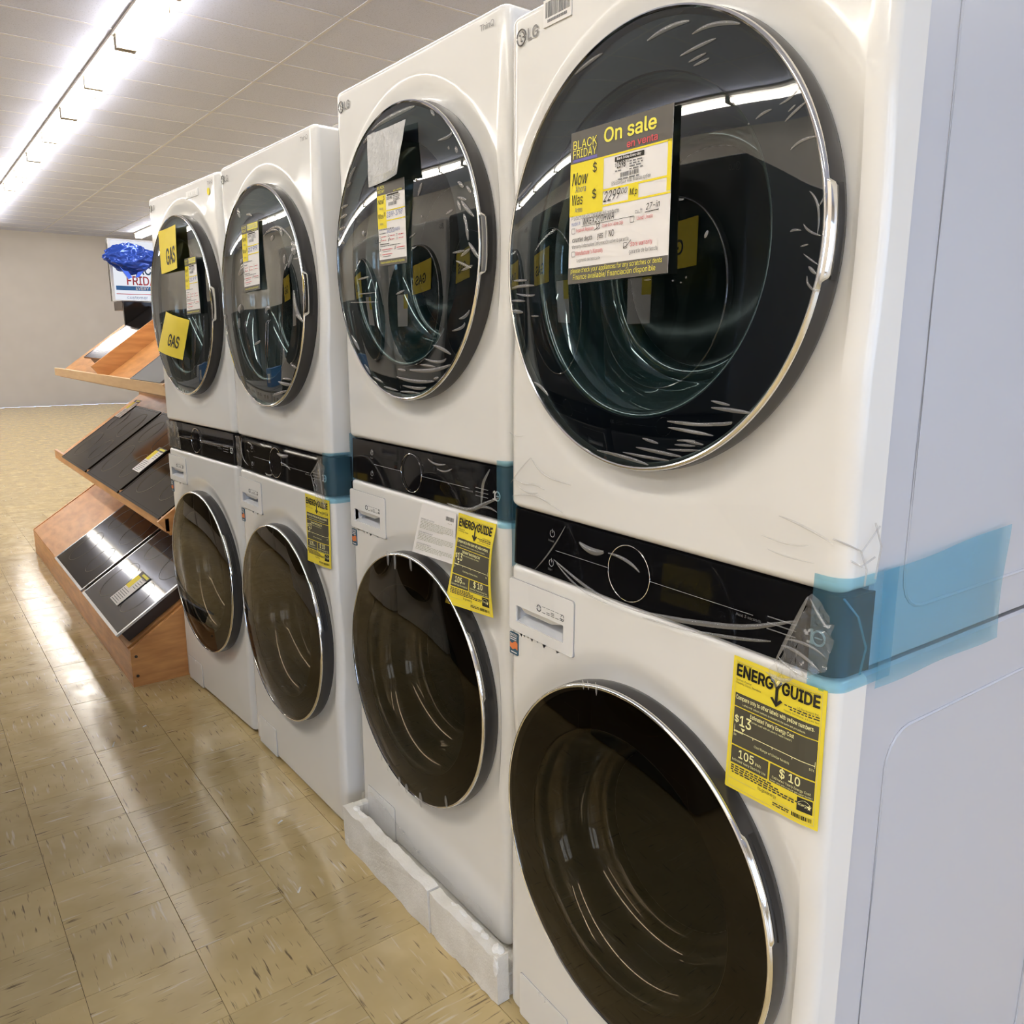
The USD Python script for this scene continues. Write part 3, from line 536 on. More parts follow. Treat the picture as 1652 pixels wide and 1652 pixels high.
S.text('ink_yellow', 'On sale', 0.36, 0.882, 18, 104, True); S.text('ink_red', 'en venta', 0.59, 0.812, 9.0, 59, True)
S.text('ink_black', 'Now', 0.025, 0.655, 17, 34, False, 0.18); S.text('ink_black', '$', 0.25, 0.715, 12); S.text('ink_grey', 'Ahora', 0.065, 0.605, 9, 24)
S.text('ink_black', 'Was', 0.025, 0.525, 14.5, 25, False, 0.05); S.text('ink_black', '$', 0.25, 0.545, 12); S.text('ink_grey', 'Antes', 0.065, 0.475, 7, 17)
S.rect('ink_black', 0.475, 0.755, 0.742, 0.772, 2); S.text('ink_white', 'Black Friday Every day', 0.50, 0.750, 3.2, 48, True, 0, 5)
S.text('ink_black', '$', 0.48, 0.710, 4.5); S.text('ink_black', '1598', 0.50, 0.700, 8.5, 17, True); S.text('ink_black', '00', 0.595, 0.722, 3)
for k in range(4): S.small_print('ink_grey', 0.62, 0.745, 0.722 - 0.016 * k, 1.8, 200 + k)
S.small_print('ink_grey', 0.48, 0.56, 0.680, 1.6, 206); S.barcode('ink_grey', 0.53, 0.71, 0.640, 0.668, 9); S.small_print('ink_grey', 0.51, 0.72, 0.625, 1.7, 207)
S.text('ink_grey', '8% increase with finance option', 0.45, 0.600, 5.2, 77)
S.text('ink_black', '2299', 0.37, 0.505, 13.5, 33, False, 0.25, rise=0.05); S.text('ink_black', '.00', 0.535, 0.535, 7, 14, False, 0.2); S.text('ink_black', 'M.p', 0.63, 0.515, 8.5, 15, False, 0.15)
S.text('ink_grey', 'Product details/ Detalles del producto', 0.03, 0.425, 5.8, 104); S.text('ink_blue', 'model #', 0.03, 0.388, 5.5, 20)
S.text('ink_black', 'WKEX200HWA', 0.15, 0.383, 9, 69, False, 0.12, rise=0.02); S.line('ink_black', [(0.145, 0.376), (0.67, 0.382)], 0.5)
S.text('ink_grey', 'cu.ft', 0.69, 0.395, 5.5, 14); S.text('ink_black', '27-in', 0.79, 0.405, 8, 25, False, 0.2, rise=0.06); S.line('ink_black', [(0.78, 0.392), (0.905, 0.396)], 0.9)
S.box('ink_black', 0.035, 0.337, 7); S.text('ink_red', 'Repaired/ Reparado', 0.085, 0.343, 4.8, 40); S.box('ink_black', 0.305, 0.342, 7); S.line('ink_black', [(0.285, 0.335), (0.325, 0.352), (0.345, 0.385)], 0.9, 4, 'pen_tick')
S.text('ink_red', 'Open box/ abre caja', 0.365, 0.346, 4.8, 44); S.box('ink_black', 0.645, 0.345, 7.5); S.text('ink_red', 'Used/ Usado', 0.71, 0.352, 5, 30)
S.text('ink_black', 'counter depth', 0.045, 0.278, 7, 45); S.text('ink_black', 'yes  /  NO', 0.315, 0.280, 8.5, 36)
S.text('ink_grey', 'Warranty Information/ Información sober la garantía', 0.04, 0.237, 5, 123)
S.box('ink_black', 0.04, 0.182, 7); S.text('ink_red', "Manufacturer's Warranty", 0.085, 0.188, 6, 61); S.text('ink_grey', 'La garantía del fabricante', 0.10, 0.143, 4.5, 52)
S.box('ink_black', 0.585, 0.190, 7); S.line('ink_black', [(0.59, 0.195), (0.615, 0.20), (0.66, 0.235)], 0.9, 4, 'pen_tick'); S.text('ink_red', 'Store warranty', 0.65, 0.195, 6.2, 43); S.text('ink_grey', 'garantía de la tienda', 0.645, 0.150, 5.5, 54)
S.text('ink_yellow', 'please check your appliances for any scratches or dents', 0.035, 0.071, 6.5, 190); S.text('ink_yellow', 'Finance available/ financiación disponible', 0.06, 0.025, 7.5, 173)
S.done()
reduced_tag(2, 'narrow price tag marked 2299-1798 under the silver paper on a door', [(0.418, 1.641), (0.285, 1.637), (0.292, 1.472), (0.414, 1.473)], lambda u, v: 0.038 + 0.006 * u * (0.4 + v), '2299-1798', 'WKEX200HWA', header=False)
S = Sheet(2, 'silver_paper', 'blank silvery crumpled paper stuck above the 2299-1798 price tag', 'paper', (170, 105), [(0.447, 1.745), (0.274, 1.743), (0.281, 1.640), (0.448, 1.640)], lambda u, v: 0.041 + 0.020 * u ** 2 * (1.2 - v) + 0.0018 * meshkit.fbm(np.stack([u * 9, v * 7, u * 0], -1), 3, 4), 'silver_paper', None, 25, 17)
S.text('ink_faint', 'REDUCED', 0.46, 0.05, 11, 80, True); S.line('ink_faint', [(0.18, 0.03), (0.40, 0.03), (0.40, 0.16), (0.18, 0.16), (0.18, 0.03)], 0.8); S.done()
reduced_tag(3, 'narrow price tag alone on the upper door of the third tower', [(0.421, 1.691), (0.289, 1.691), (0.289, 1.511), (0.427, 1.509)], lambda u, v: 0.038 + 0.007 * u * (1.2 - v), '2299')
reduced_tag(4, 'narrow price tag beside the upper GAS paper', [(0.226, 1.639), (0.105, 1.640), (0.098, 1.462), (0.243, 1.459)], lambda u, v: 0.040 + 0.006 * u, '2199')
def gas(m, label, corners, dfun, box_, group=None):
    S = Sheet(m, 'gas_paper', label, 'paper sign', (215, 150), corners, dfun, 'paper_gas', group, 15, 13)
    u0, v0, w, h = box_; S.text('ink_black', 'GAS', u0, v0, h, w, True); return S.done()
gas(4, 'yellow paper reading GAS taped above its twin on the far door', [(0.469, 1.749), (0.260, 1.751), (0.245, 1.610), (0.470, 1.605)], lambda u, v: 0.040 + 0.010 * u + 0.010 * u * (1 - v) - 0.003 * np.sin(math.pi * u), (0.34, 0.17, 122, 54))
gas(4, 'tilted yellow paper reading GAS below its twin on the far door', [(0.459, 1.476), (0.226, 1.441), (0.290, 1.308), (0.547, 1.339)], lambda u, v: 0.039 + 0.012 * (1 - v) + 0.010 * np.sin(math.pi * u), (0.44, 0.25, 84, 42))
for k in range(4):
    s0, t0 = (0.285, 0.165, 0.325, 0.155)[k], (0.185, 0.455, 0.165, 0.44)[k]
    gas(10 + k, 'yellow GAS paper on the %s tower across the aisle' % ORD[k], [(s0 + 0.21, 1.72), (s0, 1.70), (s0, 1.57), (s0 + 0.21, 1.58)], flat(0.039), (0.30, 0.3, 120, 45), 'GAS papers across the aisle')
    if k != 1: gas(10 + k, 'yellow GAS paper low on the %s tower across the aisle' % ORD[k], [(s0 + 0.26, 0.74), (s0 + 0.05, 0.73), (s0 + 0.05, 0.60), (s0 + 0.26, 0.61)], flat(0.039), (0.30, 0.3, 120, 45), 'GAS papers across the aisle')
    S = Sheet(10 + k, 'price_card', 'white and yellow price card on the %s tower across the aisle' % ORD[k], 'price tag', (120, 170), [(t0 + 0.11, 1.60), (t0, 1.60), (t0, 1.42), (t0 + 0.11, 1.42)], flat(0.038), 'paper_white', 'price cards across the aisle')
    S.rect('tag_yellow', 0, 0.4, 0.5, 1); S.rect('tag_dark', 0, 1, 0.88, 1, 2); S.done()
energy_guide(1, 'yellow energy label below the crumpled clear film on the nearest tower', [(0.150, 0.956), (0.011, 0.953), (0.007, 0.767), (0.151, 0.765)], lambda u, v: 0.0060 + 0.003 * (1 - v) - 0.004 * sm((u - 0.80) / 0.2))
energy_guide(2, 'yellow energy label curling beside the white notice sheet', [(0.160, 0.961), (0.030, 0.959), (0.011, 0.775), (0.181, 0.764)], lambda u, v: 0.0065 + 0.024 * (1 - v) ** 1.5 * (1 - u * 0.2) + 0.012 * u * (v < 2) * np.sin(math.pi * v) - 0.003 * sm((u + v - 1.75) / 0.25) )
energy_guide(3, 'yellow energy label on the tower between foam tray and GAS papers', [(0.150, 0.958), (0.006, 0.958), (0.006, 0.772), (0.147, 0.767)], lambda u, v: 0.0060 + 0.003 * (1 - v) - 0.004 * sm((u - 0.75) / 0.25))
S = Sheet(2, 'notice_sheet', 'white printed notice sheet tucked behind a yellow energy label', 'paper', (140, 105), [(0.314, 0.958), (0.175, 0.955), (0.165, 0.848), (0.343, 0.841)], lambda u, v: 0.0035 + 0.012 * (1 - v), 'paper_white', None, 9, 9)
S.barcode('ink_grey', 0.74, 0.95, 0.82, 0.90, 3); S.small_print('ink_faint', 0.80, 0.93, 0.76, 1.4, 4)
for b, (v0, n_) in enumerate(((0.66, 6), (0.40, 5), (0.17, 4))):
    S.text('ink_grey', ('IMPORTANT NOTICE', 'AVIS IMPORTANT', 'AVISO DE IMPORTANCIA')[b], 0.07, v0 + 0.03, 3.0, 52)
    for k in range(n_): S.small_print('ink_faint', 0.07, 0.95 - 0.25 * (k == n_ - 1), v0 - 0.028 * k, 1.5, 100 + b * 10 + k)
S.done()
# barcode label of the nearest tower (a part of that tower)
TW[1].SetInstanceable(False)
bcp = xf('barcode_label', TW[1]); tag(bcp, 'barcode label beside the emblem')
obj('label_sheet', bx(-0.0040, -0.0020, 0.52, 0.588, 1.846, 1.884), 'ink_white', bcp)
rg = random.Random(2); s = 0.582; bars = []
while s > 0.524:
    w = rg.choice((0.0008, 0.0012, 0.002)); bars.append(bx(-0.0044, -0.0039, s - w, s, 1.858, 1.880)); s -= w + rg.choice((0.0008, 0.0014))
obj('barcode', bars, 'ink_grey', bcp); obj('small_print', [bx(-0.0044, -0.0039, 0.53 + 0.004 * k, 0.533 + 0.004 * k, 1.851, 1.855) for k in range(12)], 'ink_grey', bcp)
for m in (3, 4):    # shipping tape tab under the lower door
    TW[m].SetInstanceable(False); t_ = obj('tape_tab', bx(-0.0045, 0.004, 0.40, 0.425, 0.205, 0.235), 'carton_blue', TW[m]); tag(t_, 'small blue tape tab under the lower door')
TW[4].SetInstanceable(False)
def dot(m, s, z, r, name, label, col):
    c_ = trimesh.creation.cylinder(r, 0.001, sections=20); v = np.array(c_.vertices); o = obj(name, trimesh.Trimesh(np.stack([v[:, 2] - 0.0036, v[:, 0] + s, v[:, 1] + z], 1), c_.faces, process=False), col, TW[m]); tag(o, label)
dot(4, 0.070, 1.835, 0.011, 'round_sticker', 'small round yellow sticker', 'tag_yellow')
o = obj('foil_sticker', [bx(-0.0042, 0.0, 0.16, 0.27, 1.836, 1.858)] + [bx(-0.0052, -0.0041, 0.17 + 0.018 * k, 0.183 + 0.018 * k, 1.840, 1.852) for k in range(5)], 'fixture_white', TW[4]); tag(o, 'embossed silvery foil sticker')

# ------------------------------------------------------------------ clear film on the doors, with its wrinkles
WRINKLES = {'M1U':[([(0.4751,1.7487),(0.4464,1.7563),(0.4149,1.761)],0.006),([(0.3262,1.7528),(0.29,1.7581),(0.2544,1.7557)],0.0065),([(0.618,1.5972),(0.5769,1.6158)],0.0043),([(0.2478,1.7393),(0.2326,1.742),(0.2122,1.741),(0.1894,1.7358),(0.1754,1.7305)],0.0054),([(0.2656,1.7188),(0.2363,1.7224),(0.2096,1.7241)],0.0045),([(0.2505,1.7079),(0.2233,1.7114)],0.0036),([(0.242,1.7016),(0.2175,1.7044)],0.0035),([(0.1117,1.6298),(0.0955,1.6364),(0.0873,1.6477)],0.0034),([(0.1027,1.6102),(0.0904,1.6189),(0.0765,1.6265)],0.0034),([(0.0997,1.6198),(0.091,1.6253)],0.0025),([(0.1425,1.6205),(0.1324,1.625),(0.1215,1.6267)],0.0033),([(0.1528,1.6166),(0.1512,1.6182)],0.0028),([(0.0928,1.5787),(0.0785,1.5863),(0.0588,1.5871)],0.0031),([(0.0648,1.5313),(0.0531,1.5133),(0.0515,1.4851)],0.003),([(0.0439,1.5268),(0.0517,1.5148)],0.0024),([(0.0855,1.4906),(0.0807,1.4921),(0.0717,1.4908)],0.0028),([(0.0693,1.4974),(0.0612,1.489),(0.0466,1.4827)],0.0026),([(0.0711,1.4735),(0.0616,1.475)],0.0021),([(0.0666,1.4651),(0.057,1.4581),(0.0482,1.4524)],0.002),([(0.0595,1.451),(0.0501,1.4424)],0.0041),([(0.0607,1.4411),(0.06,1.433),(0.0517,1.4246),(0.0423,1.4248)],0.0028),([(0.1874,1.2861),(0.1533,1.2846),(0.1255,1.2829)],0.0054),([(0.188,1.2947),(0.1586,1.291)],0.0039),([(0.235,1.2612),(0.1714,1.2663),(0.1562,1.2703)],0.0047),([(0.2345,1.2526),(0.1924,1.2514)],0.0049),([(0.2337,1.2394),(0.1994,1.237)],0.0042),([(0.6319,1.4571),(0.6019,1.4587),(0.5654,1.4576)],0.005),([(0.6265,1.4685),(0.5865,1.4671)],0.0039),([(0.6183,1.4471),(0.5829,1.4426),(0.5636,1.4433)],0.0039),([(0.6355,1.4368),(0.5914,1.4344)],0.0039),([(0.6337,1.4199),(0.5982,1.4167)],0.006),([(0.5742,1.41),(0.5531,1.4094)],0.0029),([(0.5697,1.3034),(0.5494,1.2962),(0.5294,1.2836)],0.0068),([(0.2628,1.263),(0.2241,1.2625),(0.1844,1.2633)],0.0049),([(0.2612,1.2545),(0.2235,1.2527),(0.1835,1.2502)],0.005),([(0.3099,1.2351),(0.2793,1.2309)],0.0046),([(0.2449,1.2386),(0.2133,1.2408)],0.0033),([(0.2493,1.2322),(0.2129,1.234)],0.0033),([(0.2632,1.2246),(0.233,1.2261),(0.2037,1.2293)],0.0033),([(0.3231,1.221),(0.2787,1.2187),(0.2369,1.217)],0.0054),([(0.3506,1.2109),(0.3025,1.209),(0.2599,1.2091)],0.0045),([(0.4085,1.2074),(0.3462,1.2037),(0.2988,1.1982)],0.0058),([(0.2384,1.4503),(0.2363,1.4497)],0.0031),([(0.3141,1.4512),(0.2999,1.4512)],0.0025),([(0.4009,1.6202),(0.3969,1.6192)],0.0024),([(0.2622,1.4474),(0.2588,1.4472)],0.0024),([(0.2477,1.4442),(0.2445,1.444)],0.0019),([(0.2091,1.4959),(0.2046,1.5043)],0.0051)],'M2U':[([(0.4427,1.7568),(0.4015,1.764),(0.3569,1.766),(0.3015,1.7676),(0.2623,1.7666)],0.0106),([(0.4834,1.7376),(0.4564,1.7461),(0.4248,1.7489)],0.0089),([(0.561,1.667),(0.5459,1.6841),(0.5231,1.6957)],0.0089),([(0.5743,1.659),(0.549,1.6665)],0.0076),([(0.6102,1.6188),(0.5685,1.6198)],0.0067),([(0.6157,1.5963),(0.5736,1.5994)],0.0074),([(0.6249,1.5706),(0.5848,1.5733)],0.0072),([(0.6331,1.5562),(0.614,1.5443),(0.5912,1.5388)],0.0092),([(0.1749,1.6878),(0.1388,1.6888),(0.1332,1.6954)],0.0066),([(0.2035,1.7479),(0.189,1.7345)],0.0075),([(0.1404,1.6674),(0.1361,1.6689)],0.0072),([(0.117,1.6661),(0.111,1.6548)],0.008),([(0.1244,1.6256),(0.0969,1.6314)],0.0048),([(0.108,1.6038),(0.0901,1.5918)],0.0079),([(0.0812,1.5921),(0.0672,1.5794)],0.0068),([(0.1086,1.5763),(0.0806,1.5685)],0.0056),([(0.1088,1.57),(0.0986,1.552)],0.008),([(0.0966,1.5685),(0.0819,1.5543),(0.0578,1.5363)],0.0086),([(0.0892,1.5443),(0.0815,1.5243)],0.0081),([(0.0834,1.5351),(0.076,1.4961)],0.0082),([(0.0741,1.4916),(0.0448,1.4615)],0.009),([(0.1156,1.4626),(0.0674,1.4463)],0.0053),([(0.0987,1.4701),(0.071,1.4809)],0.0066),([(0.2864,1.5201),(0.2611,1.5273)],0.0037),([(0.1471,1.551),(0.124,1.5561)],0.0047),([(0.2482,1.5969),(0.2328,1.6197)],0.0071),([(0.126,1.4777),(0.0876,1.479)],0.0048),([(0.0968,1.4438),(0.0633,1.4505)],0.0055),([(0.2045,1.3044),(0.1717,1.2972),(0.1422,1.2866)],0.0079),([(0.2382,1.2767),(0.1866,1.2713),(0.1593,1.2791)],0.0062),([(0.2577,1.2649),(0.1988,1.2612)],0.0052),([(0.301,1.2528),(0.216,1.2538),(0.145,1.2673)],0.0089),([(0.3533,1.2528),(0.3192,1.251)],0.0056),([(0.3598,1.236),(0.2849,1.2293),(0.207,1.2322)],0.0081),([(0.336,1.2181),(0.2752,1.2146),(0.2405,1.2186)],0.0067),([(0.3477,1.2048),(0.2654,1.2049)],0.0054),([(0.4241,1.2121),(0.3587,1.2057)],0.0048),([(0.2093,1.2371),(0.19,1.2403)],0.0052),([(0.1094,1.355),(0.0887,1.3599),(0.0763,1.3706)],0.0067),([(0.1342,1.3324),(0.1016,1.3386),(0.0932,1.3477)],0.0063),([(0.5758,1.3259),(0.5379,1.2926)],0.0119),([(0.5151,1.2595),(0.4871,1.2375)],0.0085),([(0.4755,1.2322),(0.4264,1.2213)],0.0059),([(0.5249,1.4516),(0.4709,1.4545)],0.0045),([(0.5244,1.419),(0.4365,1.419)],0.0027),([(0.5786,1.4024),(0.4292,1.3982)],0.0027),([(0.3471,1.4111),(0.3106,1.4178)],0.0048),([(0.4922,1.5504),(0.4863,1.5484)],0.0142),([(0.2378,1.5569),(0.2331,1.5564)],0.0047)],'M2L':[([(0.4342,0.8253),(0.4306,0.8093),(0.428,0.7916)],0.0096),([(0.4008,0.8298),(0.3961,0.8092),(0.3942,0.7901)],0.0093),([(0.3286,0.8326),(0.3189,0.8027)],0.0088),([(0.4984,0.2735),(0.4963,0.255)],0.0076),([(0.4661,0.2625),(0.4641,0.241)],0.0093),([(0.4076,0.2515),(0.4065,0.2263)],0.0108),([(0.3722,0.249),(0.3704,0.2247)],0.014),([(0.3046,0.2579),(0.3031,0.2387),(0.3025,0.2194)],0.0132),([(0.1904,0.304),(0.1879,0.2726)],0.009)],'M1L':[([(0.4327,0.8277),(0.4291,0.8116)],0.005),([(0.4203,0.8299),(0.4168,0.815)],0.0041),([(0.4006,0.8347),(0.3969,0.8127)],0.0048)],'M3U':[([(0.4554,1.7419),(0.4378,1.7138)],0.0143),([(0.3866,1.7156),(0.3629,1.7146),(0.3421,1.7073)],0.0076),([(0.2666,1.6481),(0.2336,1.6597),(0.1842,1.6657),(0.1444,1.6562),(0.1108,1.6385),(0.0896,1.6207)],0.0066),([(0.2415,1.6536),(0.2023,1.6575),(0.1657,1.6507)],0.0049),([(0.1542,1.6588),(0.1472,1.6367)],0.012),([(0.2189,1.6326),(0.2002,1.6433)],0.0113),([(0.1352,1.5903),(0.1385,1.5669)],0.0121),([(0.1162,1.5561),(0.0896,1.5922)],0.0114),([(0.0855,1.5757),(0.0495,1.5748)],0.0046),([(0.473,1.56),(0.4212,1.579)],0.0158),([(0.4565,1.5773),(0.4198,1.5868)],0.0106),([(0.4536,1.5926),(0.4219,1.6022)],0.0113),([(0.4777,1.4649),(0.4729,1.463)],0.028),([(0.4899,1.4386),(0.4956,1.4082)],0.0104),([(0.2789,1.4456),(0.2701,1.4586),(0.2455,1.46)],0.0107),([(0.0911,1.4988),(0.0794,1.4474),(0.0464,1.4182)],0.0153),([(0.0866,1.4376),(0.0569,1.4261)],0.0116),([(0.3795,1.362),(0.3321,1.3721)],0.0079),([(0.2271,1.2619),(0.1847,1.2569),(0.1427,1.2574)],0.0103),([(0.1954,1.2715),(0.1409,1.2711)],0.0071),([(0.2754,1.2223),(0.1743,1.2407)],0.0077),([(0.1357,1.3093),(0.1043,1.3019)],0.0081),([(0.6296,1.4061),(0.6104,1.4171)],0.0147),([(0.6335,1.4417),(0.6151,1.4487)],0.0132),([(0.0941,1.6166),(0.0654,1.5992)],0.0158),([(0.088,1.6041),(0.075,1.585)],0.0185)]}

def ridge(pts, w, dfun, hgt=0.60):
    P = np.array(pts, float); t = np.linspace(0, 1, len(P)); n = 13; q = np.linspace(0, 1, n)
    k = 2 if len(P) > 2 else 1
    Q = np.stack([np.polyval(np.polyfit(t, P[:, i], k), q) for i in (0, 1)], 1) if len(P) <= 3 else np.stack([np.interp(q, t, P[:, i]) for i in (0, 1)], 1)
    if len(P) > 3:
        for _ in range(2): Q[1:-1] = (Q[:-2] + 2 * Q[1:-1] + Q[2:]) / 4
    T = np.gradient(Q, axis=0); T /= np.linalg.norm(T, axis=1, keepdims=True) + 1e-9; N = np.stack([-T[:, 1], T[:, 0]], 1)
    prof = np.clip(np.sin(math.pi * (0.03 + 0.94 * q)), 0, 1) ** 0.55 * w / 2
    V = []; ks = np.linspace(-1, 1, 7)
    for i in range(n):
        for a in ks:
            p = Q[i] + N[i] * a * prof[i]; d = dfun(p) + 0.0004 + hgt * prof[i] * (1 - a * a); V.append((-d, p[0], p[1]))
    F = []
    for i in range(n - 1):
        for j in range(6): a = i * 7 + j; F += [(a, a + 7, a + 8), (a, a + 8, a + 1)]
    return outward(trimesh.Trimesh(np.array(V), np.array(F), process=False))
FILM = {'M1U': (1, DU, 'wrinkled clear film stretched over the door with the big On sale tag'), 'M2U': (2, DU, 'wrinkled clear film over the door with the silver paper'),
        'M3U': (3, DU, 'wrinkled clear film over the third tower\'s upper door'), 'M2L': (2, DLo, 'clear film with short spikes over the lower door above the foam tray'), 'M1L': (1, DLo, 'clear film over the nearest lower door')}
for k, (m, c, label) in FILM.items():
    dfun = lambda p, c=c: float(dome_h(math.hypot(p[0] - c[0], p[1] - c[1])))
    root, o = on_machine(m, 'protective_film', label, 'plastic film', 0.034, c[0], c[1] - 0.30)
    for pts, w in WRINKLES[k]:
        r_ = ridge(pts, w, lambda p: dfun(p) + 0.0010); r_.apply_translation(-o); obj('film_wrinkle', r_, 'wrinkle_film', root, smooth=True)

# loose film pieces
def crumple(m, name, label, pts, d0, amp, seed, freq=25.0, material='crumpled_film', creases=(), smooth=30, slope=None):
    P = Polygon(pts).buffer(0); zc = min(p[1] for p in pts); sc_ = sum(p[0] for p in pts) / len(pts)
    root, o = on_machine(m, name, label, 'plastic film', d0, sc_, zc)
    V, F = trimesh.creation.triangulate_polygon(P, engine='earcut'); V3 = np.column_stack([V, np.zeros(len(V))])
    V3, F = trimesh.remesh.subdivide_to_size(V3, F, 0.010); q = np.array(V3)
    nz = np.abs(meshkit.fbm(np.stack([q[:, 0] * freq, q[:, 1] * freq, q[:, 0] * 0 + seed], -1), 3, seed) - 0.5) * 2
    d = d0 + amp * nz
    if slope: d = d + slope(q[:, 0], q[:, 1])
    obj('film_sheet', outward(trimesh.Trimesh(np.stack([-d, q[:, 0], q[:, 1]], 1) - o, F, process=False)), material, root, smooth=smooth)
    for cp_, w in creases:
        df = (lambda p: d0 + amp * 0.5 + (float(slope(np.array(p[0]), np.array(p[1]))) if slope else 0)); r_ = ridge(cp_, w, df, 0.8); r_.apply_translation(-o); obj('film_crease', r_, 'wrinkle_film', root, smooth=True)
    return root
crumple(1, 'loose_film', 'loose clear film hanging across the nearest black control panel', [(0.505, 1.0711), (0.5914, 0.9766), (0.6161, 0.9498), (0.6062, 0.894), (0.5929, 0.868), (0.5998, 0.807), (0.5238, 0.8066), (0.535, 0.90), (0.537, 0.985), (0.4284, 0.9660), (0.3699, 0.9650), (0.2412, 0.978), (0.133, 1.0014), (0.0566, 1.0334), (0.0449, 1.0722), (0.25, 1.0725)], 0.010, 0.002, 3, 8.0, 'clear_film',
    [([(0.537, 1.0044), (0.48, 0.985), (0.4284, 0.9715), (0.3699, 0.9680), (0.30, 0.971)], 0.006), ([(0.34, 0.968), (0.2412, 0.9788), (0.133, 0.9994), (0.0566, 1.0314)], 0.008), ([(0.32, 0.962), (0.22, 0.969), (0.13, 0.985), (0.09, 0.995)], 0.005), ([(0.53, 1.0), (0.47, 0.972), (0.40, 0.962)], 0.004),
     ([(0.47, 1.048), (0.44, 1.040), (0.41, 1.045)], 0.012), ([(0.40, 1.045), (0.36, 1.042), (0.33, 1.030)], 0.006), ([(0.59, 0.975), (0.545, 1.02), (0.507, 1.069)], 0.003)], True)
crumple(1, 'crumpled_film', 'crumpled clear film corner above the nearest yellow energy label', [(0.0318, 1.0747), (0.0, 1.052), (0.0, 1.0207), (0.0062, 0.9836), (0.045, 0.962), (0.073, 0.940), (0.0871, 0.9583), (0.0717, 0.9776), (0.0501, 1.0345)], 0.014, 0.020, 7, 60.0, 'crumpled_film',
    [([(0.033, 1.072), (0.05, 1.03), (0.073, 0.975)], 0.006), ([(0.03, 1.07), (0.015, 1.05), (0.003, 1.04)], 0.004), ([(0.065, 1.0), (0.04, 0.998), (0.01, 0.985)], 0.005), ([(0.06, 1.01), (0.03, 1.012), (0.005, 1.005)], 0.004), ([(0.07, 0.985), (0.05, 0.975), (0.02, 0.97)], 0.004), ([(0.085, 0.958), (0.06, 0.956), (0.045, 0.965)], 0.005)], 20)
crumple(1, 'loose_film', 'clear film creased over the white panel below the big-tag door', [(0.682, 1.082), (0.682, 1.165), (0.61, 1.172), (0.44, 1.135), (0.50, 1.088), (0.62, 1.075)], 0.0052, 0.0012, 9, 12.0, 'clear_film',
    [([(0.611, 1.171), (0.640, 1.148), (0.672, 1.118)], 0.003), ([(0.611, 1.171), (0.585, 1.150), (0.555, 1.142), (0.50, 1.138)], 0.004), ([(0.667, 1.0946), (0.6347, 1.103), (0.5892, 1.107), (0.52, 1.088)], 0.004), ([(0.66, 1.128), (0.63, 1.121), (0.60, 1.126), (0.57, 1.120)], 0.004), ([(0.655, 1.118), (0.62, 1.108), (0.59, 1.112)], 0.003), ([(0.676, 1.21), (0.655, 1.205), (0.63, 1.208)], 0.002)], True)
crumple(1, 'loose_film', 'clear film folded round the corner over the nearest blue tape', [(0.20, 1.155), (0.12, 1.166), (0.012, 1.150), (0.010, 1.09), (0.12, 1.088)], 0.0050, 0.001, 12, 12.0, 'clear_film',
    [([(0.095, 1.157), (0.055, 1.149), (0.018, 1.1365)], 0.0035), ([(0.12, 1.128), (0.08, 1.124), (0.05, 1.128)], 0.002), ([(0.11, 1.112), (0.08, 1.108), (0.04, 1.108)], 0.002)], True)
crumple(2, 'loose_film', 'clear film bunched on the black control panel above the white notice', [(0.045, 1.071), (0.30, 1.071), (0.28, 1.03), (0.18, 0.974), (0.11, 0.968), (0.03, 0.990), (0.013, 1.02)], 0.008, 0.0015, 15, 9.0, 'clear_film',
    [([(0.0433, 1.068), (0.066, 1.040), (0.070, 1.02), (0.074, 0.992)], 0.008), ([(0.20, 0.975), (0.15, 0.9715), (0.1095, 0.974), (0.06, 0.997), (0.013, 1.015)], 0.009), ([(0.276, 1.062), (0.245, 1.054), (0.205, 1.058)], 0.005), ([(0.24, 1.045), (0.21, 1.042), (0.18, 1.052)], 0.004), ([(0.075, 0.985), (0.05, 0.99), (0.02, 0.985)], 0.005)], True)
crumple(3, 'crumpled_film', 'crumpled clear film hanging over the third tower\'s energy label', [(0.022, 1.072), (0.083, 1.022), (0.059, 0.984), (0.050, 0.940), (0.006, 0.935), (0.004, 0.99), (0.006, 1.05)], 0.010, 0.012, 17, 30.0, 'crumpled_film', [([(0.024, 1.07), (0.05, 1.045), (0.083, 1.022)], 0.005), ([(0.083, 1.022), (0.065, 0.99), (0.05, 0.942)], 0.005), ([(0.03, 1.06), (0.02, 1.01), (0.01, 0.95)], 0.006)], 20)
crumple(3, 'loose_film', 'clear film with small bubbles along the far end of the third tower\'s black panel', [(0.680, 1.072), (0.64, 1.072), (0.625, 1.02), (0.645, 0.97), (0.680, 0.965)], 0.006, 0.003, 19, 30.0, 'crumpled_film',
    [([(0.62, 1.07), (0.63, 1.03), (0.615, 1.00), (0.575, 0.985)], 0.006), ([(0.46, 1.066), (0.44, 1.063), (0.42, 1.06)], 0.008), ([(0.57, 1.06), (0.55, 1.058), (0.53, 1.053)], 0.005), ([(0.33, 1.05), (0.29, 1.047), (0.25, 1.052)], 0.012), ([(0.31, 1.025), (0.27, 1.022), (0.24, 1.012)], 0.006), ([(0.43, 0.98), (0.41, 0.975), (0.38, 0.982)], 0.008), ([(0.58, 1.035), (0.56, 1.03)], 0.005)], 20)
crumple(4, 'loose_film', 'greyish film strip over the far end of the farthest black panel', [(0.6611, 1.0722), (0.5465, 1.0735), (0.530, 1.03), (0.5155, 0.9728), (0.6578, 0.9707)], 0.006, 0.004, 21, 16.0, 'crumpled_film', (), 20)

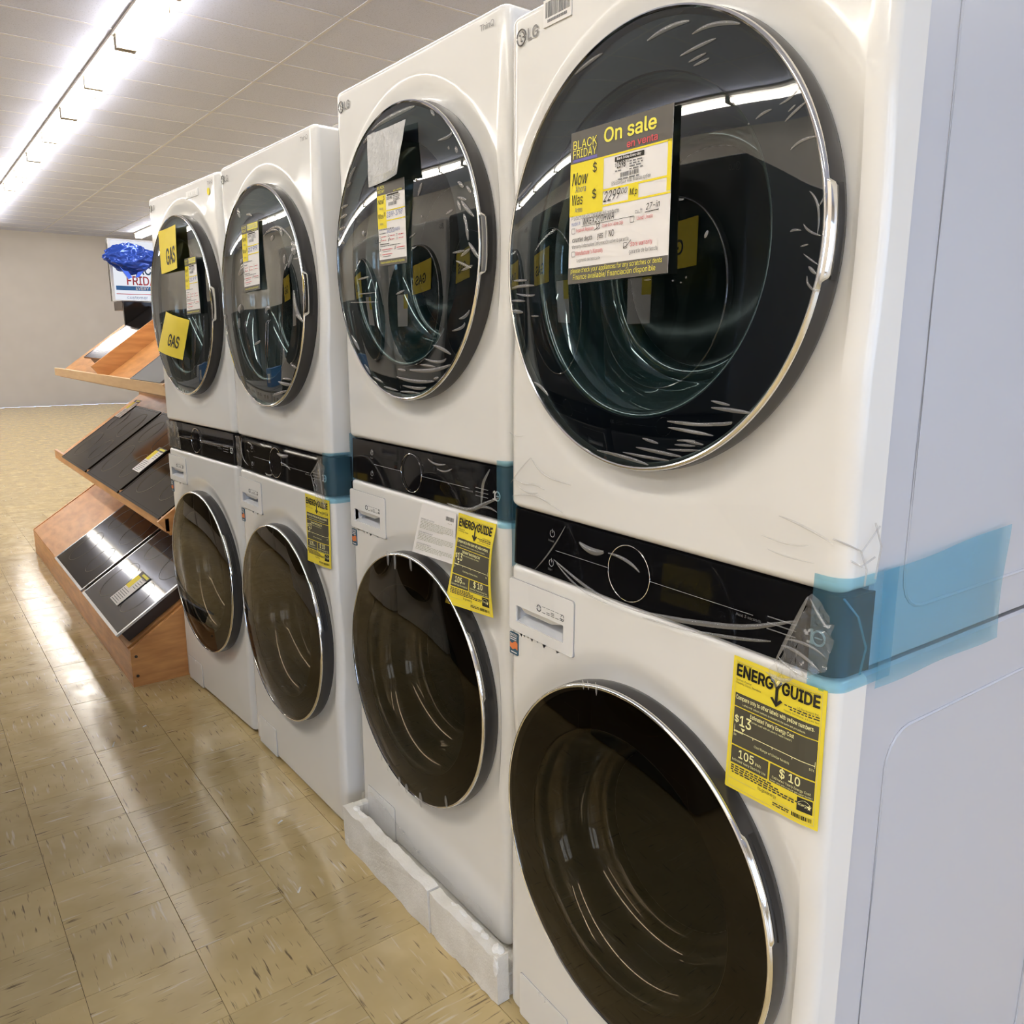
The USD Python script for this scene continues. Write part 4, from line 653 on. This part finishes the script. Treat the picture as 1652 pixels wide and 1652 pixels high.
# blue tape round the panels' corners
def tape(m, label, s_in, x_back, z0, z1, far=False, group=None):
    o_s = W if far else 0.0
    root, o = on_machine(m, 'blue_tape', label, 'tape', 0.0, o_s, z0, group)
    prof = [(0.0042, s_in)] + [(0.0042, s_in * 0.5 + 0.012)] + [(-0.020 + 0.0245 * math.cos(a), 0.0225 - 0.0245 * math.sin(a)) for a in np.linspace(0, math.pi / 2, 8)] + ([(-x_back * 0.6, -0.0022)] if x_back > 0.08 else []) + [(-x_back, -0.0022)]
    if s_in < 0.02: prof = prof[4:]
    prof = np.array([p for p in prof], float); 
    if far: prof[:, 1] = W - prof[:, 1]
    zs = np.linspace(z0, z1, 9); tt = np.linspace(0, 1, len(prof))
    V = np.array([(-(d + 0.0008 * math.sin(37 * z + 9 * s_)), s_, z) for (d, s_) in prof for z in zs]) - o
    k = len(zs); F = []
    for i in range(len(prof) - 1):
        for j in range(k - 1): a = i * k + j; F += [(a, a + k, a + k + 1), (a, a + k + 1, a + 1)]
    obj('tape_sheet', outward(trimesh.Trimesh(V, np.array(F), process=False)), 'blue_tape', root, smooth=30)
    return root, o
r1, o1 = tape(1, 'wide blue tape wrapped round the nearest tower\'s panel corner and side', 0.040, 0.11, 0.951, 1.096)
_ss = grid(12, 10, lambda u, v: np.stack([0.075 + 0.32 * u, -0.0042 - 0.006 * np.sin(math.pi * v) * np.sin(math.pi * u) - 0.002 * np.sin(9 * u + 5 * v), 0.942 + (0.152 + 0.02 * u) * v], 1) - o1)
obj('side_sheet', _ss, 'blue_tape', r1, smooth=True)
for pts, w in (([(-0.0, 0.0)], 0),): pass
for q_ in ([(-0.004, 0.02, 1.142), (0.004, 0.003, 1.136), (0.02, -0.004, 1.128), (0.05, -0.006, 1.155)], [(0.018, -0.004, 1.128), (0.03, -0.006, 1.105), (0.028, -0.006, 1.085)], [(0.005, 0.0, 1.118), (0.02, -0.005, 1.110), (0.045, -0.006, 1.118)], [(0.04, -0.006, 1.16), (0.055, -0.007, 1.13), (0.05, -0.006, 1.09)]):
    fd = tube(q_, 0.0012, 5); fd.apply_translation(-o1); obj('film_fold', fd, 'wrinkle_film', r1)
ld = tube([(0.004, 0.004, 1.071), (0.016, -0.009, 1.05), (0.03, -0.014, 1.01), (0.028, -0.010, 0.975)], 0.0016, 6); ld.apply_translation(-o1); obj('film_fold', ld, 'blue_tape', r1)
tape(2, 'blue tape round the panel corner of the tower in foam', 0.027, 0.05, 0.953, 1.0865)
tape(3, 'blue tape round the panel corner above the third tower\'s open side', 0.030, 0.06, 0.950, 1.084)
tape(2, 'thin blue tape edge at the far end of the foam-tray tower\'s panel', 0.008, 0.05, 0.957, 1.082, True)
tape(1, 'thin blue tape edge at the far end of the nearest tower\'s panel', 0.006, 0.05, 0.957, 1.092, True)

# ------------------------------------------------------------------ foam tray under the second tower
rg = random.Random(11)
fo = np.array([-0.012, 1.05, 0.0])
tray = thing('foam_tray', 'chipped white foam packing tray under the second tower', 'packing tray', fo)
def wall(y0, y1, top, seed, x0, x1):
    rg = random.Random(seed); n = 24; ys = np.linspace(y0, y1, n)
    up = [(y, top + rg.uniform(-0.0035, 0.0025)) for y in ys]; dn = [(y, max(0.0, rg.uniform(-0.004, 0.004))) for y in ys[::-1]]
    m = extr(Polygon(up + dn).buffer(0), 0, x1 - x0); v = np.array(m.vertices)
    m.vertices = np.stack([x0 + v[:, 2] + 0.004 * (v[:, 1] < 0.02) + 0.0015 * np.sin(v[:, 0] * 40), v[:, 0], v[:, 1]], 1) - fo
    m.fix_normals(); return m
obj('front_wall', wall(0.966, 1.412, 0.118, 1, -0.012, 0.020), 'foam_white', tray)
obj('front_wall', wall(0.694, 0.962, 0.114, 2, -0.008, 0.022), 'foam_white', tray)
obj('end_wall', [bx(-0.010, 0.40, 1.388, 1.413, 0.0, 0.117, 0.004).apply_translation(-fo)], 'foam_white', tray)
b_ = bx(0.021, 0.80, 0.70, 1.386, 0.0, 0.0565, 0.003); b_.apply_translation(-fo); obj('base_slab', b_, 'foam_white', tray)
def chunk(x, y, z, r, seed):
    m = trimesh.creation.icosphere(2, 1.0); v = np.array(m.vertices); v *= (0.7 + 0.6 * meshkit.noise(v * 2.3 + seed, seed))[:, None]; m.vertices = v * np.array(r) + (x, y, z) - fo; return m
for k, (x, y, z, r) in enumerate(((0.012, 0.715, 0.114, (0.012, 0.015, 0.010)), (0.016, 0.80, 0.111, (0.010, 0.022, 0.006)), (0.012, 1.33, 0.116, (0.008, 0.03, 0.004)), (0.012, 1.375, 0.117, (0.008, 0.014, 0.004)), (0.016, 0.87, 0.112, (0.009, 0.03, 0.004)), (-0.006, 0.699, 0.095, (0.004, 0.008, 0.022)), (0.014, 0.765, 0.112, (0.008, 0.012, 0.007)))):
    obj('foam_crumb', chunk(x, y, z, r, k), 'foam_scraps', tray, smooth=40)
crumple(2, 'plastic_skirt', 'hazy clear plastic skirt between foam tray and tower base', [(0.655, 0.010), (0.655, 0.088), (0.600, 0.110), (0.50, 0.098), (0.40, 0.080), (0.30, 0.072), (0.15, 0.070), (0.07, 0.080), (0.03, 0.070), (0.02, 0.010)], 0.012, 0.005, 25, 22.0, 'crumpled_film', (), 30, slope=lambda s, z: 0.020 * (1 - np.clip(z / 0.09, 0, 1)))

# ------------------------------------------------------------------ room
FX0, FT = -0.2319, 0.2308; FY0 = 1.242
rr_ = lambda *a, **k: None
floor = xf('floor'); tag(floor, 'speckled beige vinyl tile floor', 'floor', kind='structure')
obj('underlay', bx(-8, 8, -6, 20, -0.06, -0.0032), 'tile_joint', floor)
rest = {'tile_streaks_across': [], 'tile_streaks_along': []}
def tile_mesh(x, y, lo=0.0):
    g = 0.0004; b = 0.0006; a0, a1, c0, c1 = x + g, x + FT - g, y + g, y + FT - g
    V = [(a0, c0, -0.004), (a1, c0, -0.004), (a1, c1, -0.004), (a0, c1, -0.004), (a0, c0, -b + lo), (a1, c0, -b + lo), (a1, c1, -b + lo), (a0, c1, -b + lo), (a0 + b, c0 + b, lo), (a1 - b, c0 + b, lo), (a1 - b, c1 - b, lo), (a0 + b, c1 - b, lo)]
    F = []
    for p in (0, 4):
        for k in range(4): l = (k + 1) % 4; F += [(p + k, p + l, p + 4 + l), (p + k, p + 4 + l, p + 4 + k)]
    F += [(8, 9, 10), (8, 10, 11)]
    return trimesh.Trimesh(np.array(V), np.array(F), process=False)
for i in range(-33, 36):
    for j in range(-31, 81):
        x, y = FX0 + i * FT, FY0 + j * FT
        mt_ = 'tile_streaks_across' if (i + j) % 2 else 'tile_streaks_along'
        if -5 <= i <= 0 and -4 <= j <= 41: obj('tile', tile_mesh(x, y, rg.uniform(-0.0005, 0.0)), mt_, floor, smooth=False)
        else: rest[mt_].append(tile_mesh(x, y))
for k, v in rest.items(): tag(obj('outlying_tiles', v, k, floor, smooth=False), kind='stuff')

CZ, RX, RY = 3.6458, 2.0545, 5.3913
ceil = xf('ceiling'); tag(ceil, 'suspended ceiling of pale grey mineral boards', 'ceiling', kind='structure')
restc = []
def board(x, y):
    g = 0.010; return bx(x + g, x + 1.2192 - g, y + g, y + 0.6096 - g, CZ + 0.004, CZ + 0.018)
for i in range(-9, 6):
    for j in range(-19, 26):
        x, y = RX + i * 1.2192, RY + j * 0.6096
        if x < -8.9 or x > 8: continue
        if -2 <= i <= 4 and -5 <= j <= 24: obj('ceiling_board', board(x, y), 'ceiling_board', ceil, smooth=False)
        else: restc.append(board(x, y))
tag(obj('outlying_boards', restc, 'ceiling_board', ceil, smooth=False), kind='stuff')
for i in range(-9, 7): obj('main_runner', [bx(RX + i * 1.2192 - 0.012, RX + i * 1.2192 + 0.012, -6, 20.6, CZ, CZ + 0.006), bx(RX + i * 1.2192 - 0.002, RX + i * 1.2192 + 0.002, -6, 20.6, CZ + 0.006, CZ + 0.04)], 'ceiling_grid', ceil, smooth=False)
tees = [bx(RX + i * 1.2192 + 0.012, RX + (i + 1) * 1.2192 - 0.012, RY + j * 0.6096 - 0.012, RY + j * 0.6096 + 0.012, CZ + 0.0006, CZ + 0.006) for i in range(-9, 6) for j in range(-19, 26)]
tag(obj('cross_tee', tees, 'ceiling_grid', ceil, smooth=False), kind='stuff')
obj('deck_above', bx(-9, 8.5, -6.2, 21, CZ + 0.05, CZ + 0.1), 'wall_paint', ceil)
def structure(name, mesh, m, label, cat='wall'): return tag(obj(name, mesh, m, None, smooth=False), label, cat, kind='structure')
structure('wall_back', bx(-8.2, 8.2, 20, 20.2, 0, CZ + 0.06), 'wall_paint', 'pale lavender grey far wall')
structure('wall_left', bx(-6.2, -6.0, -6, 20, 0, CZ + 0.06), 'wall_greige', 'greige side wall beyond the opposite aisle')
structure('wall_right', bx(8.0, 8.2, -6, 20, 0, CZ + 0.06), 'wall_paint', 'pale side wall behind the laundry row')
wins = [(-5.6, -3.4), (-2.9, -0.4), (0.2, 3.4), (4.0, 7.2)]
fw = [bx(-8.2, 8.2, -6.2, -6, 0, 0.35), bx(-8.2, 8.2, -6.2, -6, 2.9, CZ + 0.06)]
xs = [-8.2] + [v for w in wins for v in w] + [8.2]
fw += [bx(xs[k], xs[k + 1], -6.2, -6, 0.35, 2.9) for k in range(0, len(xs), 2)]
structure('wall_front', fw, 'wall_greige', 'shop front wall behind the camera')
for k, (a, b) in enumerate(wins):
    w_ = xf('window_%d' % (k + 1)); tag(w_, 'shop front window letting in overcast daylight', 'window', kind='structure')
    obj('window_frame', [bx(a, b, -6.13, -6.07, 0.35, 0.40), bx(a, b, -6.13, -6.07, 2.85, 2.9), bx(a, a + 0.05, -6.13, -6.07, 0.4, 2.85), bx(b - 0.05, b, -6.13, -6.07, 0.4, 2.85)], 'fixture_side', w_)
    obj('pane', bx(a + 0.05, b - 0.05, -6.103, -6.097, 0.4, 2.85), 'window_glass', w_)
structure('pavement', bx(-30, 30, -40, -6.2, -0.1, -0.02), 'wall_greige', 'pale pavement outside the shop front', 'ground')

# fluorescent strips on the ceiling
fix_class = cls('strip_light_class')
obj('housing', trimesh.convex.convex_hull(np.array([(x, y, z) for y in (-1.205, 1.205) for x, z in ((-0.085, -0.004), (0.085, -0.004), (0.062, -0.035), (-0.062, -0.035))])), 'fixture_white', fix_class)
obj('side_flange', [bx(-0.095, -0.084, -1.215, 1.215, -0.022, 0.0), bx(0.084, 0.095, -1.215, 1.215, -0.022, 0.0)], 'fixture_side', fix_class)
for yy in (-0.603, 0.603):
    for xx in (-0.040, 0.040): obj('tube', tube([(xx, yy - 0.575, -0.080), (xx, yy + 0.575, -0.080)], 0.030, 10), 'tube_light', fix_class, smooth=40)
    for s in (-1, 1): obj('lamp_holder', bx(-0.072, 0.072, yy + s * 0.592 - 0.012, yy + s * 0.592 + 0.012, -0.112, -0.03), 'fixture_side', fix_class)
tag(obj('pull_wire', [tube([(0.05, 0.10, -0.03), (0.03, 0.12, -0.115), (0.035, 0.15, -0.150)], 0.004, 5)], 'fixture_side', fix_class), 'dangling wire')
SX = (('over the laundry row', 0.865), ('over the opposite row', -2.0), ('beyond the opposite row', -4.9), ('behind the laundry row', 3.73))
for nm, x in SX:
    for k in range(1 if x == 0.865 else 0, 9): ref(fix_class, 'strip_light', 'white fluorescent strip light %s, %s from the shop front' % (nm, ORD[k]), 'ceiling light', (x, -1.86 + 2.44 * k, CZ + 0.001), 0.0, 'strip lights ' + nm)

# ------------------------------------------------------------------ wooden rack of cooktops at the end of the row
RY0, RY1 = 2.891, 5.62
rack = thing('display_rack', 'stepped orange-brown wooden display rack holding tilted cooktops', 'display rack', (-0.22, RY0, 0))
ro = np.array([-0.22, RY0, 0.0])
def radd(name, mesh, m, smooth=30):
    mesh = cat_(mesh) if isinstance(mesh, list) else mesh; mesh.apply_translation(-ro); return obj(name, mesh, m, rack, smooth)
def xz_plate(poly, y0, y1):
    m = extr(Polygon(poly), y0, y1); v = np.array(m.vertices); m.vertices = np.stack([v[:, 0], v[:, 2], v[:, 1]], 1); m.fix_normals(); return m
def tier(x0, z0, sl, L):
    c = 1 / math.hypot(1, sl); return dict(x0=x0, z0=z0, c=c, s=sl * c, L=L)
T1, T2, T3 = tier(-0.229, 0.155, 0.67, 0.60), tier(-0.050, 0.620, 0.72, 0.72), tier(0.012, 1.165, 0.75, 0.72)
def tp(t, y, v, w): return np.array([t['x0'] + v * t['c'] - w * t['s'], y, t['z0'] + v * t['s'] + w * t['c']])
def tbox(t, y0, y1, v0, v1, w0, w1, bevel=0.0):
    m = bx(v0, v1, y0, y1, w0, w1, bevel); p = np.array(m.vertices)
    m.vertices = np.stack([t['x0'] + p[:, 0] * t['c'] - p[:, 2] * t['s'], p[:, 1], t['z0'] + p[:, 0] * t['s'] + p[:, 2] * t['c']], 1); return m
def ztop(t, x): return t['z0'] + (x - t['x0']) * t['s'] / t['c']
radd('end_panel', xz_plate([(-0.229, 0), (-0.229, 0.158), (0.20, 0.448), (0.20, 0)], RY0, RY0 + 0.02), 'wood')
radd('end_panel', xz_plate([(0.20, 0), (0.20, 0.448), (0.262, 0.49), (0.262, 0.80), (0.50, 0.98), (0.50, 1.47), (0.62, 1.56), (0.80, 1.56), (0.80, 0)], 2.925, 2.943), 'wood')
radd('end_panel', xz_plate([(-0.229, 0), (-0.229, 0.158), (0.262, 0.49), (0.262, 0.80), (0.50, 0.98), (0.50, 1.47), (0.62, 1.56), (0.80, 1.56), (0.80, 0)], RY1 - 0.02, RY1), 'wood')
obj_sc = [trimesh.creation.cylinder(0.006, 0.004, sections=10) for _ in range(2)]
for m_, z in zip(obj_sc, (0.045, 0.128)):
    v = np.array(m_.vertices); m_.vertices = np.stack([v[:, 0] - 0.21, v[:, 2] + RY0 - 0.001, v[:, 1] + z], 1)
    radd('screw', m_, 'brown_steel')
for k, t in enumerate((T1, T2, T3)):
    radd('shelf_board', tbox(t, 2.944, RY1 - 0.022, 0.0, t['L'], -0.020, 0.0), 'wood')
radd('kick_board', bx(-0.229, -0.211, RY0 + 0.021, RY1 - 0.021, 0.0, 0.15), 'wood')
radd('riser_board', bx(0.262, 0.28, 2.944, RY1 - 0.021, 0.48, 0.80), 'wood')
radd('riser_board', bx(0.50, 0.518, 2.944, RY1 - 0.021, 0.96, 1.47), 'wood')
radd('front_lip', bx(-0.056, -0.038, RY0 + 0.001, RY1 - 0.021, 0.620, 0.676, 0.002), 'wood')
radd('front_lip', bx(-0.004, 0.016, RY0 + 0.001, RY1 - 0.021, 1.158, 1.206, 0.002), 'wood_pale')
radd('side_rail', tbox(T2, RY0 + 0.001, RY0 + 0.019, 0.0, 0.22, -0.02, 0.055), 'wood')
radd('divider', tbox(T3, 4.262, 4.282, 0.02, 0.70, 0.0, 0.085), 'wood')
radd('divider', tbox(T3, RY0 + 0.001, RY0 + 0.021, 0.0, 0.20, -0.02, 0.05), 'wood')
radd('back_board', bx(0.80, 0.818, 2.944, RY1, 0.0, 1.56), 'wood')
radd('top_ledge', bx(0.30, 1.25, 4.94, 5.16, 1.560, 1.612), 'brown_steel')
def cooktop(label, t, y0, y1, v0, v1, thick, glass, edge, rings=True, body='brown_steel', wbase=0.004):
    base = tp(t, (y0 + y1) / 2, v0, wbase)
    r_ = thing('cooktop', label, 'cooktop', base, 0, 'cooktops on the wooden rack')
    def add(n, mesh, m, smooth=30):
        mesh = cat_(mesh) if isinstance(mesh, list) else mesh; mesh.apply_translation(-base); obj(n, mesh, m, r_, smooth)
    add('body', tbox(t, y0 + 0.02, y1 - 0.02, v0 + 0.02, v1 - 0.02, wbase, wbase + thick - 0.008), body)
    add('edge_frame', [tbox(t, y0, y0 + 0.012, v0, v1, wbase + thick - 0.009, wbase + thick), tbox(t, y1 - 0.012, y1, v0, v1, wbase + thick - 0.009, wbase + thick), tbox(t, y0 + 0.012, y1 - 0.012, v0, v0 + 0.012, wbase + thick - 0.009, wbase + thick), tbox(t, y0 + 0.012, y1 - 0.012, v1 - 0.012, v1, wbase + thick - 0.009, wbase + thick)], edge)
    add('glass_top', tbox(t, y0 + 0.012, y1 - 0.012, v0 + 0.012, v1 - 0.012, wbase + thick - 0.008, wbase + thick - 0.001, 0.001), glass)
    if rings:
        w, h = y1 - y0, v1 - v0
        for fy, fv, rr in ((0.27, 0.3, 0.085), (0.27, 0.72, 0.105), (0.73, 0.3, 0.105), (0.73, 0.72, 0.085)):
            add('burner_ring', tube([tp(t, y0 + fy * w + rr * math.cos(a), v0 + fv * h + rr * math.sin(a), wbase + thick - 0.0008) for a in np.linspace(0, 2 * math.pi, 40, endpoint=False)], 0.0011, 4, True), 'print_dim')
cooktop('silver-edged dark cooktop lowest on the rack, next to the last tower', T1, 2.95, 3.675, 0.0, 0.53, 0.062, 'ceramic_silver', 'steel_edge')
cooktop('dark cooktop lowest on the rack, farther along', T1, 3.72, 4.48, 0.0, 0.53, 0.06, 'ceramic_black', 'steel_edge')
cooktop('black cooktop on the middle tier, next to the last tower', T2, 2.945, 3.66, 0.012, 0.54, 0.045, 'ceramic_black', 'ceramic_black')
cooktop('black cooktop on the middle tier, second along', T2, 3.70, 4.45, 0.012, 0.54, 0.045, 'ceramic_black', 'ceramic_black')
cooktop('black cooktop on the middle tier, third along', T2, 4.50, 5.25, 0.012, 0.54, 0.045, 'ceramic_black', 'ceramic_black')
cooktop('small matt grey cooktop in the top tier\'s wooden tray', T3, 3.00, 3.51, 0.014, 0.46, 0.040, 'ceramic_grey', 'ceramic_grey', False)
lb = np.array([0.70, 4.90, 1.57]); lc = thing('cooktop', 'black cooktop leaning upright below the lit sign', 'cooktop', lb, 0, 'cooktops on the wooden rack')
for n_, m_, q_ in (('body', bx(0.30, 1.10, 4.895, 4.935, 1.44, 1.60, 0.004), 'brown_steel'), ('glass_top', bx(0.295, 1.105, 4.885, 4.894, 1.40, 1.605, 0.002), 'ceramic_black')):
    m_.apply_translation(-lb); obj(n_, m_, q_, lc)
cooktop('large black cooktop on the top tier below the lit sign', T3, 4.30, 4.86, 0.10, 0.60, 0.07, 'ceramic_black', 'ceramic_black', False)
def shelf_tag(label, t, w, y_c, v_mid, yaw_len, seed):
    base = tp(t, y_c, v_mid, w)
    r_ = thing('price_tag', label, 'price tag', base, 0, 'price tags on the doors and cooktops')
    L, B_ = yaw_len, 0.14
    def sheet(v0, v1, b0, b1, lift): return trimesh.Trimesh(np.array([tp(t, y_c + b, v_mid + v, w + lift) for v, b in ((v0, b1), (v0, b0), (v1, b0), (v1, b1))]) - base, [[0, 1, 2], [0, 2, 3]], process=False)
    card = tbox(t, y_c - B_ / 2, y_c + B_ / 2, v_mid - L / 2, v_mid + L / 2, w, w + 0.001); card.apply_translation(-base); obj('sheet', card, 'paper_white', r_)
    obj('header', sheet(L * 0.36, L / 2, -B_ / 2, B_ / 2, 0.0014), 'tag_dark', r_, False); obj('yellow_panel', sheet(-L * 0.02, L * 0.36, 0.01, B_ / 2, 0.0014), 'tag_yellow', r_, False)
    obj('yellow_strip', sheet(L * 0.40, L * 0.47, -B_ * 0.45, B_ * 0.2, 0.0018), 'ink_yellow', r_, False)
    rg = random.Random(seed); obj('small_print', [sheet(-L * 0.46 + L * 0.06 * k, -L * 0.46 + L * 0.06 * k + 0.003, -0.05 + rg.uniform(0, 0.02), 0.055, 0.0018) for k in range(7)] + [sheet(L * 0.06 + 0.012 * k, L * 0.06 + 0.012 * k + 0.003, -0.055, -0.01, 0.0018) for k in range(5)], 'ink_grey', r_, False)
shelf_tag('price tag lying on the lowest silver-edged cooktop', T1, 0.0685, 3.285, 0.165, 0.175, 1)
shelf_tag('price tag on the second black cooktop of the middle tier', T2, 0.0515, 3.78, 0.235, 0.17, 2)
shelf_tag('price tag on the third black cooktop of the middle tier', T2, 0.0515, 5.16, 0.50, 0.17, 3)

# lit shop sign at the far end of the rack
sg = thing('lit_sign', 'bright white lit sign in red, black and blue lettering on the rack', 'sign', (0.70, 5.03, 1.612))
so = np.array([0.70, 5.03, 1.612])
def sadd(n, m, mt_, smooth=False): m = cat_(m) if isinstance(m, list) else m; m.apply_translation(-so); obj(n, m, mt_, sg, smooth)
sadd('screen', bx(0.28, 1.14, 5.012, 5.018, 1.620, 1.965), 'sign_screen')
sadd('casing', bx(0.265, 1.155, 5.018, 5.06, 1.612, 1.975), 'ring_black')
sadd('bezel', [bx(0.265, 0.28, 5.006, 5.018, 1.612, 1.975), bx(1.14, 1.155, 5.006, 5.018, 1.612, 1.975), bx(0.28, 1.14, 5.006, 5.018, 1.612, 1.620), bx(0.28, 1.14, 5.006, 5.018, 1.965, 1.975)], 'fixture_white')
def stext(s, x, z, h, w, mt_, bold=True, yy=5.0105):
    v, f = text2d(s, bold); k = w / v[:, 0].max(); sadd('lettering', trimesh.Trimesh(np.stack([x + v[:, 0] * k, np.full(len(v), yy), z + v[:, 1] * h], 1), f[:, ::-1], process=False), mt_)
stext('BLACK', 0.352, 1.774, 0.05, 0.185, 'ink_teal'); stext('FRIDAY', 0.354, 1.711, 0.050, 0.205, 'ink_red')
sadd('blue_bar', bx(0.29, 0.56, 5.0105, 5.0115, 1.678, 1.703), 'carton_blue'); stext('EVERY DAY', 0.402, 1.682, 0.017, 0.13, 'ink_white', yy=5.009)
sadd('red_line', bx(0.29, 1.12, 5.0105, 5.0115, 1.6535, 1.6575), 'ink_red'); stext('customer', 0.348, 1.628, 0.017, 0.118, 'ink_blue', False)
# crumpled blue bag hung over the sign
m_ = trimesh.creation.icosphere(4, 1.0); v = np.array(m_.vertices)
n1 = meshkit.fbm(v * 2.2 + 5, 4, 3); n2 = np.abs(meshkit.fbm(v * 3.0 + 9, 2, 8) - 0.5)
v = v * (0.80 + 0.40 * n1 - 0.45 * n2)[:, None]; v[:, 2] = np.where(v[:, 2] < 0, v[:, 2] * (1.0 - 0.35 * np.abs(v[:, 0])), v[:, 2] * 0.9)
bo = np.array([0.365, 4.935, 1.768]); m_.vertices = v * np.array([0.150, 0.062, 0.098]) + np.array([0, 0, 0.090])
bag = thing('blue_bag', 'crumpled shiny blue bag hanging in front of the lit sign', 'bag', bo); obj('bag_skin', m_, 'blue_foil', bag, smooth=25)
obj('hanging_tail', [trimesh.convex.convex_hull(np.array([(x, -0.02, z) for x, z in p] + [(x, 0.0, z) for x, z in p])) for p in ([(-0.10, 0.09), (-0.06, 0.08), (0.0, -0.02), (-0.02, -0.03)], [(0.06, 0.08), (0.10, 0.06), (0.04, -0.015), (0.02, -0.02)])], 'blue_foil', bag)

# ------------------------------------------------------------------ across the aisle, seen in the mirror of the doors
fr_class = cls('refrigerator_class')
obj('body', bx(-0.72, -0.03, -0.45, 0.45, 0.02, 1.76, 0.01), 'fridge_steel', fr_class)
for a, b in ((-0.448, -0.003), (0.003, 0.448)): obj('door', bx(-0.028, 0.03, a, b, 0.66, 1.75, 0.008), 'fridge_steel', fr_class)
obj('drawer', bx(-0.028, 0.03, -0.448, 0.448, 0.06, 0.65, 0.008), 'fridge_steel', fr_class)
for y in (-0.05, 0.05): obj('handle', tube([(0.03, y, 0.80), (0.075, y, 0.83), (0.08, y, 1.2), (0.075, y, 1.57), (0.03, y, 1.60)], 0.012, 8), 'chrome', fr_class)
obj('handle', tube([(0.03, -0.36, 0.58), (0.075, -0.33, 0.58), (0.075, 0.33, 0.58), (0.03, 0.36, 0.58)], 0.012, 8), 'chrome', fr_class)
for k in range(6): ref(fr_class, 'refrigerator', 'dark steel refrigerator across the aisle, %s in its line from the ranges' % ORD[k], 'refrigerator', (-2.9, 6.6 + 0.98 * k, 0), 0, 'refrigerators across the aisle')
rn_class = cls('range_class')
obj('body', bx(-0.62, 0.0, -0.375, 0.375, 0.03, 0.89, 0.006), 'range_white', rn_class); obj('oven_door', bx(0.0, 0.03, -0.36, 0.36, 0.22, 0.76, 0.006), 'ceramic_black', rn_class)
obj('handle', tube([(0.03, -0.3, 0.72), (0.07, -0.28, 0.72), (0.07, 0.28, 0.72), (0.03, 0.3, 0.72)], 0.011, 8), 'chrome', rn_class); obj('glass_top', bx(-0.6, 0.01, -0.38, 0.38, 0.89, 0.91, 0.003), 'ceramic_grey', rn_class)
obj('backguard', bx(-0.66, -0.6, -0.38, 0.38, 0.89, 1.06, 0.01), 'range_white', rn_class)
for y in (-0.25, -0.12, 0.12, 0.25):
    c_ = trimesh.creation.cylinder(0.02, 0.025, sections=18); v = np.array(c_.vertices); obj('knob', trimesh.Trimesh(np.stack([v[:, 2] + 0.012, v[:, 0] + y, v[:, 1] + 0.83], 1), c_.faces[:, ::-1], process=False), 'chrome', rn_class)
for k in range(3): ref(rn_class, 'cooking_range', 'white glass-top range across the aisle, %s along from the towers' % ORD[k], 'range', (-1.35, 4.5 + 0.80 * k, 0), 0, 'ranges across the aisle')
cb = thing('blue_carton', 'small blue carton on a range across the aisle', 'carton', (-1.6, 5.3, 0.912)); obj('carton_body', bx(-0.1, 0.1, -0.1, 0.1, 0, 0.2, 0.003), 'carton_blue', cb); obj('carton_label', bx(0.1, 0.1012, -0.05, 0.05, 0.05, 0.15), 'paper_white', cb)
# small litter on the floor
for k, (x, y, l, a) in enumerate(((-0.115, 1.62, 0.010, 0.4), (-0.40, 2.42, 0.02, 1.2), (-0.28, 2.50, 0.008, 0.2), (-0.19, 1.30, 0.012, 0.9))):
    m_ = trimesh.convex.convex_hull(np.array([(-l, -0.003, 0), (l, -0.002, 0), (l * 0.8, 0.003, 0), (-l * 0.9, 0.003, 0), (-l * 0.7, -0.001, 0.003), (l * 0.6, 0.001, 0.004)])); m_.apply_transform(trimesh.transformations.rotation_matrix(a, [0, 0, 1]))
    tag(obj('litter_scrap', trimesh.Trimesh(m_.vertices + np.array([x, y, 0.0004]), m_.faces), 'scrap_white'), ('tiny pale scrap on the floor close to the row', 'longest pale scrap, out in the aisle floor', 'pale scrap on the floor toward the rack end', 'thin pale scrap on the floor by the foam tray')[k], 'litter', 'scraps on the floor')
